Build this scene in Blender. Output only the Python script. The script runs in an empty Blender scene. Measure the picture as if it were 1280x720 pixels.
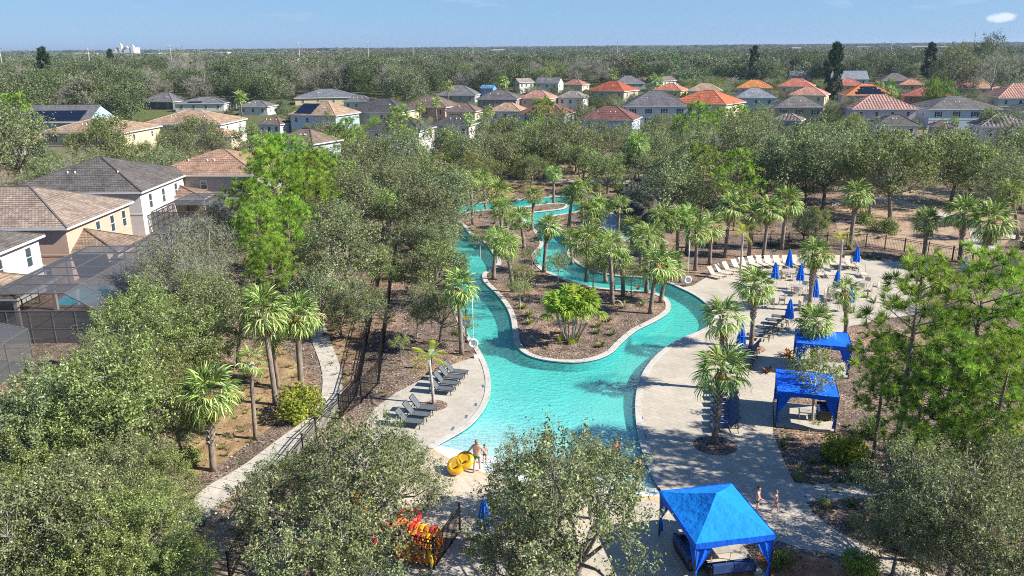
import bpy, bmesh, math, random
import numpy as np
from mathutils import Vector, Matrix
from mathutils.geometry import tessellate_polygon
R_ = math.radians
SC = bpy.context.scene
COL = SC.collection
# ------------------------------------------------------------------ camera
CAM_H, PITCH, ROLL, FPX = 22.0, R_(16.75), R_(0.5), 1000.0
F = Vector((0, math.cos(PITCH), -math.sin(PITCH)))
R0 = Vector((1, 0, 0)); U0 = Vector((0, math.sin(PITCH), math.cos(PITCH)))
RT = R0*math.cos(ROLL) - U0*math.sin(ROLL); UP = U0*math.cos(ROLL) + R0*math.sin(ROLL)
CP = Vector((0, 0, CAM_H))
cd = bpy.data.cameras.new('camera'); cam = bpy.data.objects.new('camera', cd); COL.objects.link(cam)
cam.matrix_world = Matrix(((RT.x, UP.x, -F.x, 0), (RT.y, UP.y, -F.y, 0), (RT.z, UP.z, -F.z, CAM_H), (0, 0, 0, 1)))
cd.sensor_width = 36; cd.lens = 36*FPX/1280; cd.clip_start = 0.5; cd.clip_end = 30000
SC.camera = cam
# ------------------------------------------------------------------ sky, sun, exposure
SUN_EL = R_(38); SUN_TO = Vector((math.cos(R_(-14)), math.sin(R_(-14)), 0))     # horizontal direction towards the sun
SUN_DIR = (SUN_TO*math.cos(SUN_EL) + Vector((0, 0, math.sin(SUN_EL)))).normalized()
W = bpy.data.worlds.new('World'); SC.world = W; W.use_nodes = True
nt = W.node_tree; nt.nodes.clear()
wo = nt.nodes.new('ShaderNodeOutputWorld'); bg = nt.nodes.new('ShaderNodeBackground'); sky = nt.nodes.new('ShaderNodeTexSky')
sky.sky_type = 'NISHITA'; sky.sun_disc = False; sky.sun_elevation = SUN_EL
sky.sun_rotation = math.atan2(SUN_TO.x, SUN_TO.y); sky.air_density = 1.0; sky.dust_density = 0.25; sky.ozone_density = 2.5
# the low sky of this clear day is a pale even blue: pull the sky texture towards it, and add faint cumulus near the horizon
tcw = nt.nodes.new('ShaderNodeTexCoord'); sz = nt.nodes.new('ShaderNodeSeparateXYZ'); nt.links.new(tcw.outputs['Generated'], sz.inputs[0])
rz_ = nt.nodes.new('ShaderNodeValToRGB'); e_ = rz_.color_ramp.elements; e_[0].position = 0.0; e_[0].color = (3.3/10, 5.6/10, 8.6/10, 1); e_[1].position = .5; e_[1].color = (.075, .19, .50, 1)
e2 = e_.new(.06); e2.color = (.285, .525, .84, 1); nt.links.new(sz.outputs[2], rz_.inputs[0])
sc_ = nt.nodes.new('ShaderNodeMix'); sc_.data_type = 'RGBA'; sc_.blend_type = 'MULTIPLY'; sc_.inputs[0].default_value = 1; nt.links.new(rz_.outputs[0], sc_.inputs[6]); sc_.inputs[7].default_value = (2.45, 3.35, 4.0, 1)
mx_ = nt.nodes.new('ShaderNodeMix'); mx_.data_type = 'RGBA'; mx_.inputs[0].default_value = .85; nt.links.new(sky.outputs[0], mx_.inputs[6]); nt.links.new(sc_.outputs[2], mx_.inputs[7])
cmap = nt.nodes.new('ShaderNodeMapping'); cmap.inputs['Scale'].default_value = (9, 9, 42); nt.links.new(tcw.outputs['Generated'], cmap.inputs[0])
cn_ = nt.nodes.new('ShaderNodeTexNoise'); cn_.inputs['Scale'].default_value = 1.6; cn_.inputs['Detail'].default_value = 6; nt.links.new(cmap.outputs[0], cn_.inputs[0])
cr_ = nt.nodes.new('ShaderNodeValToRGB'); cr_.color_ramp.elements[0].position = .60; cr_.color_ramp.elements[1].position = .80; cr_.color_ramp.elements[1].color = (.22, .22, .22, 1); nt.links.new(cn_.outputs[0], cr_.inputs[0])
cb_ = nt.nodes.new('ShaderNodeMapRange'); cb_.inputs[1].default_value = .012; cb_.inputs[2].default_value = .03; nt.links.new(sz.outputs[2], cb_.inputs[0])
cm_ = nt.nodes.new('ShaderNodeMath'); cm_.operation = 'MULTIPLY'; nt.links.new(cr_.outputs[0], cm_.inputs[0]); nt.links.new(cb_.outputs[0], cm_.inputs[1])
my_ = nt.nodes.new('ShaderNodeMix'); my_.data_type = 'RGBA'; nt.links.new(cm_.outputs[0], my_.inputs[0]); nt.links.new(mx_.outputs[2], my_.inputs[6]); my_.inputs[7].default_value = (3.9, 4.3, 4.9, 1)
CD_ = (F + RT*((1251-640)/FPX) + UP*((360-22)/FPX)).normalized()
vs_ = nt.nodes.new('ShaderNodeVectorMath'); vs_.operation = 'SUBTRACT'; nt.links.new(tcw.outputs['Generated'], vs_.inputs[0]); vs_.inputs[1].default_value = CD_
vm_ = nt.nodes.new('ShaderNodeVectorMath'); vm_.operation = 'MULTIPLY'; nt.links.new(vs_.outputs[0], vm_.inputs[0]); vm_.inputs[1].default_value = (92, 92, 235)
vl_ = nt.nodes.new('ShaderNodeVectorMath'); vl_.operation = 'LENGTH'; nt.links.new(vm_.outputs[0], vl_.inputs[0])
cn2 = nt.nodes.new('ShaderNodeTexNoise'); cn2.inputs['Scale'].default_value = 90; cn2.inputs['Detail'].default_value = 4; nt.links.new(tcw.outputs['Generated'], cn2.inputs[0])
ca_ = nt.nodes.new('ShaderNodeMath'); ca_.operation = 'MULTIPLY_ADD'; nt.links.new(cn2.outputs[0], ca_.inputs[0]); ca_.inputs[1].default_value = 1.6; nt.links.new(vl_.outputs['Value'], ca_.inputs[2])
cg_ = nt.nodes.new('ShaderNodeMapRange'); cg_.inputs[1].default_value = 1.5; cg_.inputs[2].default_value = 2.1; cg_.inputs[3].default_value = .75; cg_.inputs[4].default_value = 0; nt.links.new(ca_.outputs[0], cg_.inputs[0])
mz_ = nt.nodes.new('ShaderNodeMix'); mz_.data_type = 'RGBA'; nt.links.new(cg_.outputs[0], mz_.inputs[0]); nt.links.new(my_.outputs[2], mz_.inputs[6]); mz_.inputs[7].default_value = (4.4, 4.75, 5.2, 1)
nt.links.new(mz_.outputs[2], bg.inputs[0]); bg.inputs[1].default_value = 0.12
nt.links.new(bg.outputs[0], wo.inputs[0])
sl = bpy.data.lights.new('sun', 'SUN'); sl.energy = 4.6; sl.angle = R_(0.5); sl.color = (1.0, 0.945, 0.85)
so = bpy.data.objects.new('sun', sl); COL.objects.link(so); so.rotation_euler = SUN_DIR.to_track_quat('Z', 'Y').to_euler()
# one small cumulus low on the right
so.location = (60, -20, 60)
SC.view_settings.view_transform = 'Standard'; SC.view_settings.look = 'None'
SC.view_settings.exposure = 0.9; SC.view_settings.gamma = 1
SC.cycles.max_bounces = 6; SC.cycles.diffuse_bounces = 2; SC.cycles.glossy_bounces = 2; SC.cycles.transmission_bounces = 3
SC.cycles.transparent_max_bounces = 12; SC.cycles.volume_bounces = 0
SC.cycles.use_denoising = False; SC.cycles.pixel_filter_type = 'BLACKMAN_HARRIS'; SC.cycles.filter_width = 1.05; SC.cycles.caustics_reflective = False; SC.cycles.caustics_refractive = False
# ------------------------------------------------------------------ helpers
def at(px, py, z=0.0):
    d = F + RT*((px-640)/FPX) + UP*((360-py)/FPX)
    return CP + d*((z-CAM_H)/d.z)
def proj(P):
    d = Vector(P) - CP; f = d.dot(F)
    return 640 + FPX*d.dot(RT)/f, 360 - FPX*d.dot(UP)/f, f
def height_at(base, py):
    lo, hi = 0.2, 40
    for _ in range(40):
        m = (lo+hi)/2
        if proj((base.x, base.y, m))[1] > py: lo = m
        else: hi = m
    return lo
KIDS = {}
def link(o, parent=None):
    COL.objects.link(o)
    if parent is not None:
        o.parent = parent; KIDS.setdefault(parent.name, []).append(o)
    return o
def tag(o, label=None, cat=None, group=None, kind=None):
    if label: o['label'] = label
    if cat: o['category'] = cat
    if group: o['group'] = group
    if kind: o['kind'] = kind
    return o
def thing(name, label, cat, loc=(0, 0, 0), rz=0.0, group=None):
    o = bpy.data.objects.new(name, None); o.empty_display_size = 0.3; link(o)
    o.location = loc; o.rotation_euler = (0, 0, rz)
    return tag(o, label, cat, group)
def add(name, me, parent=None, loc=(0, 0, 0), rot=(0, 0, 0), sc=None):
    o = bpy.data.objects.new(name, me); link(o, parent); o.location = loc; o.rotation_euler = rot
    if sc is not None: o.scale = sc if hasattr(sc, '__len__') else (sc, sc, sc)
    return o
def copy_tree(o, parent=None):
    c = o.copy(); link(c, parent)
    for ch in KIDS.get(o.name, ()): copy_tree(ch, c)
    return c
def mesh_np(name, V, Fc, mats, midx=None, uv=None, smooth=False):
    V = np.asarray(V, dtype=np.float32); Fc = np.asarray(Fc, dtype=np.int32)
    me = bpy.data.meshes.new(name); k = Fc.shape[1]; m = len(Fc)
    me.vertices.add(len(V)); me.vertices.foreach_set('co', V.ravel())
    me.loops.add(m*k); me.loops.foreach_set('vertex_index', Fc.ravel())
    me.polygons.add(m); me.polygons.foreach_set('loop_start', np.arange(0, m*k, k, dtype=np.int32))
    for q in mats: me.materials.append(q)
    if midx is not None: me.polygons.foreach_set('material_index', np.asarray(midx, dtype=np.int32))
    if smooth: me.polygons.foreach_set('use_smooth', np.ones(m, dtype=bool))
    me.update(calc_edges=True)
    return me
class MB:
    """collects faces, builds ONE mesh"""
    def __init__(s): s.v = []; s.f = []; s.m = []; s.uv = {}; s.sm = []
    def face(s, pts, m=0, uv=None, sm=False):
        b = len(s.v); s.v += [tuple(p) for p in pts]; s.f.append(tuple(range(b, b+len(pts)))); s.m.append(m); s.sm.append(sm)
        if uv: s.uv[len(s.f)-1] = uv
    def box(s, c, h, m=0, rz=0.0, M=None):
        cx, cy, cz = c; hx, hy, hz = h; b = len(s.v); cr, sr = math.cos(rz), math.sin(rz)
        for dz in (-hz, hz):
            for dx, dy in ((-hx, -hy), (hx, -hy), (hx, hy), (-hx, hy)):
                p = (cx + dx*cr - dy*sr, cy + dx*sr + dy*cr, cz + dz)
                s.v.append(tuple(M @ Vector(p)) if M else p)
        for f in ((0, 3, 2, 1), (4, 5, 6, 7), (0, 1, 5, 4), (1, 2, 6, 5), (2, 3, 7, 6), (3, 0, 4, 7)):
            s.f.append(tuple(b+i for i in f)); s.m.append(m); s.sm.append(False)
        return s
    def tube(s, pts, rad, n=6, m=0, caps=True, sm=True):
        pts = [Vector(p) for p in pts]
        if not hasattr(rad, '__len__'): rad = [rad]*len(pts)
        rings = []; up = None
        for i, p in enumerate(pts):
            t = (pts[min(i+1, len(pts)-1)] - pts[max(i-1, 0)]).normalized()
            if up is None: up = Vector((0, 0, 1)) if abs(t.z) < .9 else Vector((1, 0, 0))
            a = t.cross(up).normalized(); bb = a.cross(t).normalized(); up = bb
            base = len(s.v)
            for k in range(n):
                an = 2*math.pi*k/n; s.v.append(tuple(p + (a*math.cos(an) + bb*math.sin(an))*rad[i]))
            rings.append(base)
        for r0, r1 in zip(rings, rings[1:]):
            for k in range(n):
                s.f.append((r0+k, r0+(k+1) % n, r1+(k+1) % n, r1+k)); s.m.append(m); s.sm.append(sm)
        if caps:
            s.f.append(tuple(rings[0]+k for k in range(n-1, -1, -1))); s.m.append(m); s.sm.append(False)
            s.f.append(tuple(rings[-1]+k for k in range(n))); s.m.append(m); s.sm.append(False)
        return s
    def bar(s, a, b, w, h=None, m=0):
        """rectangular bar a->b"""
        a = Vector(a); b = Vector(b); t = (b-a); L = t.length; t.normalize()
        side = t.cross(Vector((0, 0, 1)))
        side = Vector((1, 0, 0)) if side.length < 1e-3 else side.normalized()
        up = side.cross(t); h = h or w
        M = Matrix((( side.x, t.x, up.x, (a.x+b.x)/2), (side.y, t.y, up.y, (a.y+b.y)/2), (side.z, t.z, up.z, (a.z+b.z)/2), (0, 0, 0, 1)))
        return s.box((0, 0, 0), (w/2, L/2, h/2), m, 0, M)
    def prism(s, poly, z0, z1, m=0, side=None):
        n = len(poly); b = len(s.v)
        s.v += [(p[0], p[1], z0) for p in poly] + [(p[0], p[1], z1) for p in poly]
        for t in tessellate_polygon([[Vector((p[0], p[1], 0)) for p in poly]]):
            a, c, d = t
            nz = (Vector(s.v[b+c])-Vector(s.v[b+a])).cross(Vector(s.v[b+d])-Vector(s.v[b+a])).z
            if nz < 0: a, c, d = d, c, a
            s.f.append((b+n+a, b+n+c, b+n+d)); s.m.append(m); s.sm.append(False)
        for i in range(n):
            j = (i+1) % n; s.f.append((b+i, b+j, b+n+j, b+n+i)); s.m.append(m if side is None else side); s.sm.append(False)
        return s
    def build(s, name, mats, parent=None, loc=(0, 0, 0), rot=(0, 0, 0)):
        me = s.mesh(name, mats); return add(name, me, parent, loc, rot)
    def mesh(s, name, mats):
        me = bpy.data.meshes.new(name); me.from_pydata(s.v, [], s.f)
        for q in (mats if isinstance(mats, (list, tuple)) else [mats]): me.materials.append(q)
        me.polygons.foreach_set('material_index', s.m); me.polygons.foreach_set('use_smooth', s.sm)
        if s.uv:
            ul = me.uv_layers.new(name='UVMap')
            for fi, uv in s.uv.items():
                ls = me.polygons[fi].loop_start
                for k, q in enumerate(uv): ul.data[ls+k].uv = q
        me.update(); return me
def poly_in(x, y, P):
    c = False; j = len(P)-1
    for i in range(len(P)):
        if (P[i][1] > y) != (P[j][1] > y) and x < (P[j][0]-P[i][0])*(y-P[i][1])/(P[j][1]-P[i][1]) + P[i][0]: c = not c
        j = i
    return c
def catmull(P, k=4, closed=True):
    out = []; n = len(P)
    rng = range(n) if closed else range(n-1)
    for i in rng:
        g = (lambda j: P[j % n]) if closed else (lambda j: P[min(max(j, 0), n-1)])
        p0, p1, p2, p3 = g(i-1), g(i), g(i+1), g(i+2)
        for q in range(k):
            t = q/k
            out.append(tuple(.5*((2*p1[c]) + (-p0[c]+p2[c])*t + (2*p0[c]-5*p1[c]+4*p2[c]-p3[c])*t*t + (-p0[c]+3*p1[c]-3*p2[c]+p3[c])*t**3) for c in (0, 1)))
    if not closed: out.append(tuple(P[-1][:2]))
    return out
def px_poly(L, z=0): return [tuple(at(x, y, z)[:2]) for x, y in L]
# ------------------------------------------------------------------ materials
def s2l(c):
    return tuple((x/255/12.92 if x/255 <= .04045 else ((x/255+.055)/1.055)**2.4) for x in c)
class N:
    def __init__(s, name):
        s.m = bpy.data.materials.new(name); s.m.use_nodes = True; s.t = s.m.node_tree
        s.p = s.t.nodes['Principled BSDF']; s.out = s.t.nodes['Material Output']
    def n(s, ty, **kw):
        q = s.t.nodes.new(ty)
        for k, v in kw.items(): setattr(q, k, v)
        return q
    def l(s, a, b): s.t.links.new(a, b)
    def coord(s, kind='Object'): return s.n('ShaderNodeTexCoord').outputs[kind]
    def noise(s, scale, detail=3, vec=None, rough=.55):
        q = s.n('ShaderNodeTexNoise'); q.inputs['Scale'].default_value = scale; q.inputs['Detail'].default_value = detail; q.inputs['Roughness'].default_value = rough
        s.l(vec if vec is not None else s.coord(), q.inputs['Vector']); return q.outputs['Fac']
    def ramp(s, fac, stops):
        q = s.n('ShaderNodeValToRGB'); e = q.color_ramp.elements
        while len(e) > 1: e.remove(e[-1])
        for i, (p, c) in enumerate(stops):
            el = e[0] if i == 0 else e.new(p)
            el.position = p; el.color = (*c, 1)
        s.l(fac, q.inputs[0]); return q.outputs[0]
    def mix(s, fac, a, b, mode='MIX'):
        q = s.n('ShaderNodeMix', data_type='RGBA', blend_type=mode)
        for v, i in ((fac, 0), (a, 6), (b, 7)):
            if isinstance(v, (int, float)): q.inputs[i].default_value = v
            elif isinstance(v, tuple): q.inputs[i].default_value = (*v, 1)
            else: s.l(v, q.inputs[i])
        return q.outputs[2]
    def bump(s, h, strength=.3, dist=.02):
        q = s.n('ShaderNodeBump'); q.inputs['Strength'].default_value = strength; q.inputs['Distance'].default_value = dist
        s.l(h, q.inputs['Height']); s.l(q.outputs[0], s.p.inputs['Normal']); return q.outputs[0]
    def col(s, c):
        if isinstance(c, tuple): s.p.inputs['Base Color'].default_value = (*c, 1)
        else: s.l(c, s.p.inputs['Base Color'])
    def set(s, rough=.6, spec=.5, metal=0):
        s.p.inputs['Roughness'].default_value = rough; s.p.inputs['Specular IOR Level'].default_value = spec; s.p.inputs['Metallic'].default_value = metal
        return s
_MC = {}
def plain(name, rgb, rough=.6, spec=.4, metal=0, var=.18, scale=3.0, bump=0):
    """a procedural paint/plaster/plastic: base colour with soft wear"""
    key = (name, rgb)
    if key in _MC: return _MC[key]
    q = N(name); c = rgb
    f = q.noise(scale, 4); lo = tuple(x*(1-var) for x in c); hi = tuple(min(1, x*(1+var*.6)) for x in c)
    q.col(q.ramp(f, [(.3, lo), (.7, hi)])); q.set(rough, spec, metal)
    if bump: q.bump(q.noise(scale*12, 2), bump, .01)
    _MC[key] = q.m; return q.m
def mulch_mat():
    q = N('mulch'); v = q.coord(); q.set(.95, .1)
    big = q.noise(.13, 3, v); fine = q.noise(7.5, 4, v, .8); mid = q.noise(1.1, 4, v)
    chip = q.n('ShaderNodeTexVoronoi'); chip.inputs['Scale'].default_value = 9; q.l(v, chip.inputs['Vector'])
    base = q.ramp(big, [(.36, (.115, .09, .072)), (.5, (.165, .126, .10)), (.64, (.25, .17, .12))])
    sp = q.ramp(fine, [(.36, (.22, .22, .22)), (.5, (.85, .85, .85)), (.62, (2.9, 2.75, 2.6))])
    c = q.mix(1.0, base, sp, 'MULTIPLY')
    g = q.n('ShaderNodeHueSaturation'); q.l(c, g.inputs['Color'])
    cc = q.n('ShaderNodeMapRange'); cc.inputs[1].default_value = .3; cc.inputs[2].default_value = .7; cc.inputs[3].default_value = .6; cc.inputs[4].default_value = 1.5; q.l(mid, cc.inputs[0]); q.l(cc.outputs[0], g.inputs['Value'])
    q.col(g.outputs[0]); q.bump(fine, .8, .06); return q.m
def ground_mat():
    q = N('ground'); v = q.coord(); q.set(.95, .1)
    big = q.noise(.06, 4, v); fine = q.noise(9, 2, v, .7); mid = q.noise(.7, 4, v)
    base = q.ramp(big, [(.36, (.10, .12, .045)), (.47, (.17, .15, .09)), (.56, (.27, .21, .14)), (.66, (.17, .17, .07))])
    sp = q.ramp(fine, [(.3, (.5, .5, .5)), (.68, (1.5, 1.5, 1.45))])
    c = q.mix(1.0, base, sp, 'MULTIPLY'); c = q.mix(1.0, c, q.ramp(mid, [(.3, (.7, .72, .7)), (.7, (1.25, 1.2, 1.2))]), 'MULTIPLY')
    q.col(c); q.bump(fine, .6, .05); return q.m
def grass_mat(name, a, b, c3):
    q = N(name); v = q.coord(); q.set(.95, .1)
    f = q.noise(.8, 5, v, .65); fine = q.noise(14, 2, v, .7)
    base = q.ramp(f, [(.32, a), (.5, b), (.66, c3)]); c = q.mix(1.0, base, q.ramp(fine, [(.3, (.55, .55, .5)), (.68, (1.4, 1.4, 1.4))]), 'MULTIPLY')
    q.col(c); q.bump(fine, .6, .05); return q.m
def concrete_mat(name, c, grit=.12):
    q = N(name); v = q.coord(); q.set(.85, .25)
    f = q.noise(.5, 5, v, .65); fine = q.noise(22, 2, v); st = q.noise(2.7, 5, v, .7)
    base = q.ramp(f, [(.3, tuple(x*(1-grit) for x in c)), (.7, tuple(min(1, x*(1+grit)) for x in c))])
    q.col(q.mix(1.0, base, q.mix(1.0, q.ramp(st, [(.36, (.82, .8, .77)), (.52, (1, 1, 1))]), q.ramp(fine, [(.3, (.86, .86, .86)), (.7, (1.08, 1.08, 1.08))]), 'MULTIPLY'), 'MULTIPLY'))
    q.bump(fine, .15, .01); return q.m
def paver_mat():
    q = N('deck_pavers'); v = q.coord(); q.set(.85, .2)
    mp = q.n('ShaderNodeMapping'); mp.inputs['Rotation'].default_value = (0, 0, R_(38)); q.l(v, mp.inputs[0])
    br = q.n('ShaderNodeTexBrick'); q.l(mp.outputs[0], br.inputs['Vector']); br.inputs['Scale'].default_value = 1.0
    br.inputs['Brick Width'].default_value = .62; br.inputs['Row Height'].default_value = .42; br.inputs['Mortar Size'].default_value = .025; br.inputs['Mortar Smooth'].default_value = .4
    br.inputs['Color1'].default_value = (.545, .485, .39, 1); br.inputs['Color2'].default_value = (.49, .435, .35, 1); br.inputs['Mortar'].default_value = (.41, .365, .30, 1)
    st = q.noise(.35, 5, v, .65); fine = q.noise(25, 2, v)
    c = q.mix(1.0, br.outputs['Color'], q.ramp(st, [(.35, (.84, .84, .84)), (.6, (1.04, 1.03, 1.02))]), 'MULTIPLY')
    q.col(q.mix(1.0, c, q.ramp(fine, [(.3, (.93, .93, .93)), (.7, (1.06, 1.06, 1.06))]), 'MULTIPLY'))
    q.bump(br.outputs['Fac'], -.25, .01); return q.m
def water_mat(name, tint, body, fac=.3):
    q = N(name); v = q.coord(); q.t.nodes.remove(q.p)
    w = q.n('ShaderNodeMapping'); w.inputs['Scale'].default_value = (1, 1.25, 1); q.l(v, w.inputs[0])
    n1 = q.noise(2.6, 3, w.outputs[0], .5); n2 = q.noise(7.5, 2, w.outputs[0], .5); n3 = q.noise(.22, 2, v)
    rip = q.n('ShaderNodeMath', operation='MULTIPLY_ADD'); q.l(n2, rip.inputs[0]); rip.inputs[1].default_value = .45; q.l(n1, rip.inputs[2])
    b = q.n('ShaderNodeBump'); b.inputs['Distance'].default_value = .3; q.l(rip.outputs[0], b.inputs['Height'])
    am = q.n('ShaderNodeMapRange'); am.inputs[1].default_value = .3; am.inputs[2].default_value = .7; am.inputs[3].default_value = .35; am.inputs[4].default_value = .95; q.l(n3, am.inputs[0]); q.l(am.outputs[0], b.inputs['Strength'])
    tr = q.n('ShaderNodeBsdfTransparent'); tr.inputs[0].default_value = (*tint, 1)
    df = q.n('ShaderNodeBsdfDiffuse'); df.inputs[0].default_value = (*body, 1); q.l(b.outputs[0], df.inputs['Normal'])
    gl = q.n('ShaderNodeBsdfGlossy'); gl.inputs['Roughness'].default_value = .06; q.l(b.outputs[0], gl.inputs['Normal'])
    m1 = q.n('ShaderNodeMixShader'); m1.inputs[0].default_value = fac; q.l(tr.outputs[0], m1.inputs[1]); q.l(df.outputs[0], m1.inputs[2])
    lw = q.n('ShaderNodeLayerWeight'); lw.inputs[0].default_value = .5; q.l(b.outputs[0], lw.inputs['Normal'])
    pw = q.n('ShaderNodeMath', operation='POWER'); q.l(lw.outputs['Facing'], pw.inputs[0]); pw.inputs[1].default_value = 4.5
    fr = q.n('ShaderNodeMath', operation='MULTIPLY_ADD'); q.l(pw.outputs[0], fr.inputs[0]); fr.inputs[1].default_value = .8; fr.inputs[2].default_value = .02
    m2 = q.n('ShaderNodeMixShader'); q.l(fr.outputs[0], m2.inputs[0]); q.l(m1.outputs[0], m2.inputs[1]); q.l(gl.outputs[0], m2.inputs[2])
    q.l(m2.outputs[0], q.out.inputs[0]); return q.m
def plaster_mat():
    q = N('pool_plaster'); v = q.coord(); q.set(.8, .2)
    ge = q.n('ShaderNodeNewGeometry'); sp = q.n('ShaderNodeSeparateXYZ'); q.l(ge.outputs['Position'], sp.inputs[0])
    mr = q.n('ShaderNodeMapRange'); mr.inputs[1].default_value = -.85; mr.inputs[2].default_value = -.12; q.l(sp.outputs[2], mr.inputs[0])
    c = q.ramp(mr.outputs[0], [(0, (.07, .60, .51)), (.4, (.10, .64, .56)), (.7, (.20, .70, .67)), (1, (.68, .78, .77))])
    # light net of the rippling water is left to the surface; the plaster itself is softly mottled
    q.col(q.mix(1.0, c, q.ramp(q.noise(.6, 4, v), [(.3, (.9, .93, .95)), (.7, (1.06, 1.04, 1.03))]), 'MULTIPLY')); return q.m
def stucco(rgb): return plain('stucco', rgb, .9, .15, 0, .07, .8, .15)
_RC = {}
def roof_mat(rgb, kind='flat', rgb2=None):
    key = (rgb, kind, rgb2)
    if key in _RC: return _RC[key]
    q = N('roof_tile' if kind != 'shingle' else 'roof_shingle'); q.set(.85, .2)
    uv = q.coord('UV'); o = q.coord('Object')
    br = q.n('ShaderNodeTexBrick'); q.l(uv, br.inputs['Vector']); br.inputs['Scale'].default_value = 1
    big = kind != 'shingle'
    br.inputs['Brick Width'].default_value = .33 if big else .9; br.inputs['Row Height'].default_value = .36 if big else .16
    br.inputs['Mortar Size'].default_value = .035 if big else .012; br.inputs['Mortar Smooth'].default_value = .5
    lo = tuple(x*.75 for x in rgb); hi = tuple(min(1, x*1.2) for x in (rgb2 or rgb))
    br.inputs['Color1'].default_value = (*lo, 1); br.inputs['Color2'].default_value = (*hi, 1); br.inputs['Mortar'].default_value = (*tuple(x*.42 for x in rgb), 1)
    st = q.noise(.45, 5, o, .7)
    c = q.mix(1.0, br.outputs['Color'], q.ramp(st, [(.34, (.68, .68, .7)), (.6, (1.12, 1.1, 1.08))]), 'MULTIPLY')
    if kind == 'striped':      # barrel tiles: columns running up the slope
        sx = q.n('ShaderNodeSeparateXYZ'); q.l(uv, sx.inputs[0])
        sn = q.n('ShaderNodeMath', operation='SINE'); ml = q.n('ShaderNodeMath', operation='MULTIPLY'); ml.inputs[1].default_value = 2*math.pi/.8
        q.l(sx.outputs[0], ml.inputs[0]); q.l(ml.outputs[0], sn.inputs[0])
        ma = q.n('ShaderNodeMapRange'); ma.inputs[1].default_value = -.5; ma.inputs[2].default_value = .5; q.l(sn.outputs[0], ma.inputs[0])
        c = q.mix(1.0, c, q.ramp(ma.outputs[0], [(0, (.38, .36, .36)), (1, (1.3, 1.3, 1.3))]), 'MULTIPLY')
    q.col(c); q.bump(br.outputs['Fac'], -.4, .03); _RC[key] = q.m; return q.m
def leaf_mat(name, rgb, trans=.33, var=.35, rough=.65):
    q = N(name); q.set(rough, .16)
    oi = q.n('ShaderNodeObjectInfo'); nz = q.noise(.9, 2)
    hs = q.n('ShaderNodeHueSaturation'); hs.inputs['Color'].default_value = (*rgb, 1)
    h = q.n('ShaderNodeMapRange'); h.inputs[3].default_value = .485; h.inputs[4].default_value = .515; q.l(oi.outputs['Random'], h.inputs[0]); q.l(h.outputs[0], hs.inputs['Hue'])
    vv = q.n('ShaderNodeMapRange'); vv.inputs[1].default_value = .3; vv.inputs[2].default_value = .7; vv.inputs[3].default_value = 1-var; vv.inputs[4].default_value = 1+var; q.l(nz, vv.inputs[0])
    v2 = q.n('ShaderNodeMapRange'); v2.inputs[3].default_value = .82; v2.inputs[4].default_value = 1.18; q.l(oi.outputs['Random'], v2.inputs[0])
    mm = q.n('ShaderNodeMath', operation='MULTIPLY'); q.l(vv.outputs[0], mm.inputs[0]); q.l(v2.outputs[0], mm.inputs[1]); q.l(mm.outputs[0], hs.inputs['Value'])
    q.l(hs.outputs[0], q.p.inputs['Base Color'])
    if trans:
        tl = q.n('ShaderNodeBsdfTranslucent'); q.l(hs.outputs[0], tl.inputs[0]); mx = q.n('ShaderNodeMixShader'); mx.inputs[0].default_value = trans
        q.l(q.p.outputs[0], mx.inputs[1]); q.l(tl.outputs[0], mx.inputs[2]); q.l(mx.outputs[0], q.out.inputs[0])
    return q.m
def bark_mat(name, a, b, scale=6):
    q = N(name); q.set(.9, .15); v = q.coord(); mp = q.n('ShaderNodeMapping'); mp.inputs['Scale'].default_value = (1, 1, .35); q.l(v, mp.inputs[0])
    f = q.noise(scale, 4, mp.outputs[0], .7); q.col(q.ramp(f, [(.32, a), (.62, b)])); q.bump(f, .7, .04); return q.m
def screen_mat():
    q = N('insect_screen'); q.col((.10, .105, .115)); q.set(.7, .3)
    tr = q.n('ShaderNodeBsdfTransparent'); mx = q.n('ShaderNodeMixShader'); mx.inputs[0].default_value = .66
    q.l(tr.outputs[0], mx.inputs[1]); q.l(q.p.outputs[0], mx.inputs[2]); q.l(mx.outputs[0], q.out.inputs[0]); return q.m
M = {}
M['mulch'] = mulch_mat(); M['ground'] = ground_mat()
M['tan_grass'] = grass_mat('dry_grass', (.17, .115, .06), (.32, .21, .12), (.46, .35, .18))
M['pink_grass'] = grass_mat('winter_lawn', (.22, .15, .10), (.40, .285, .20), (.46, .36, .25))
M['lawn'] = grass_mat('lawn', (.06, .08, .025), (.11, .13, .05), (.20, .18, .09))
M['litter_ground'] = grass_mat('leaf_litter_ground', (.14, .085, .055), (.30, .19, .125), (.42, .31, .20))
M['red_mulch'] = grass_mat('red_mulch', (.22, .08, .04), (.50, .19, .09), (.58, .30, .17))
M['concrete'] = concrete_mat('pale_concrete', (.50, .455, .375)); M['path'] = concrete_mat('path_concrete', (.54, .50, .43), .16)
M['coping'] = concrete_mat('coping_stone', (.55, .52, .46), .08); M['paver'] = paver_mat(); M['sand'] = concrete_mat('sand_strip', (.62, .48, .28), .14)
M['beach_paver'] = concrete_mat('beach_paving', (.60, .51, .39), .08)
M['asphalt'] = concrete_mat('asphalt', (.11, .11, .11), .2)
M['plaster'] = plaster_mat()
M['wall_plaster'] = plain('pool_wall', (.03, .50, .46), .7, .3, 0, .1, 1.5); M['tile_line'] = plain('tile_line', (.02, .07, .16), .3, .5, 0, .4, 30)
M['water'] = water_mat('pool_water', (.93, 1, 1), (.20, .70, .62), .2)
M['water2'] = water_mat('grotto_water', (.85, .95, .98), (.45, .66, .72), .4)
M['black'] = plain('black_metal', (.018, .018, .02), .45, .5, .3); M['dark_metal'] = plain('dark_bronze', (.05, .05, .05), .4, .5, .6)
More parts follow.
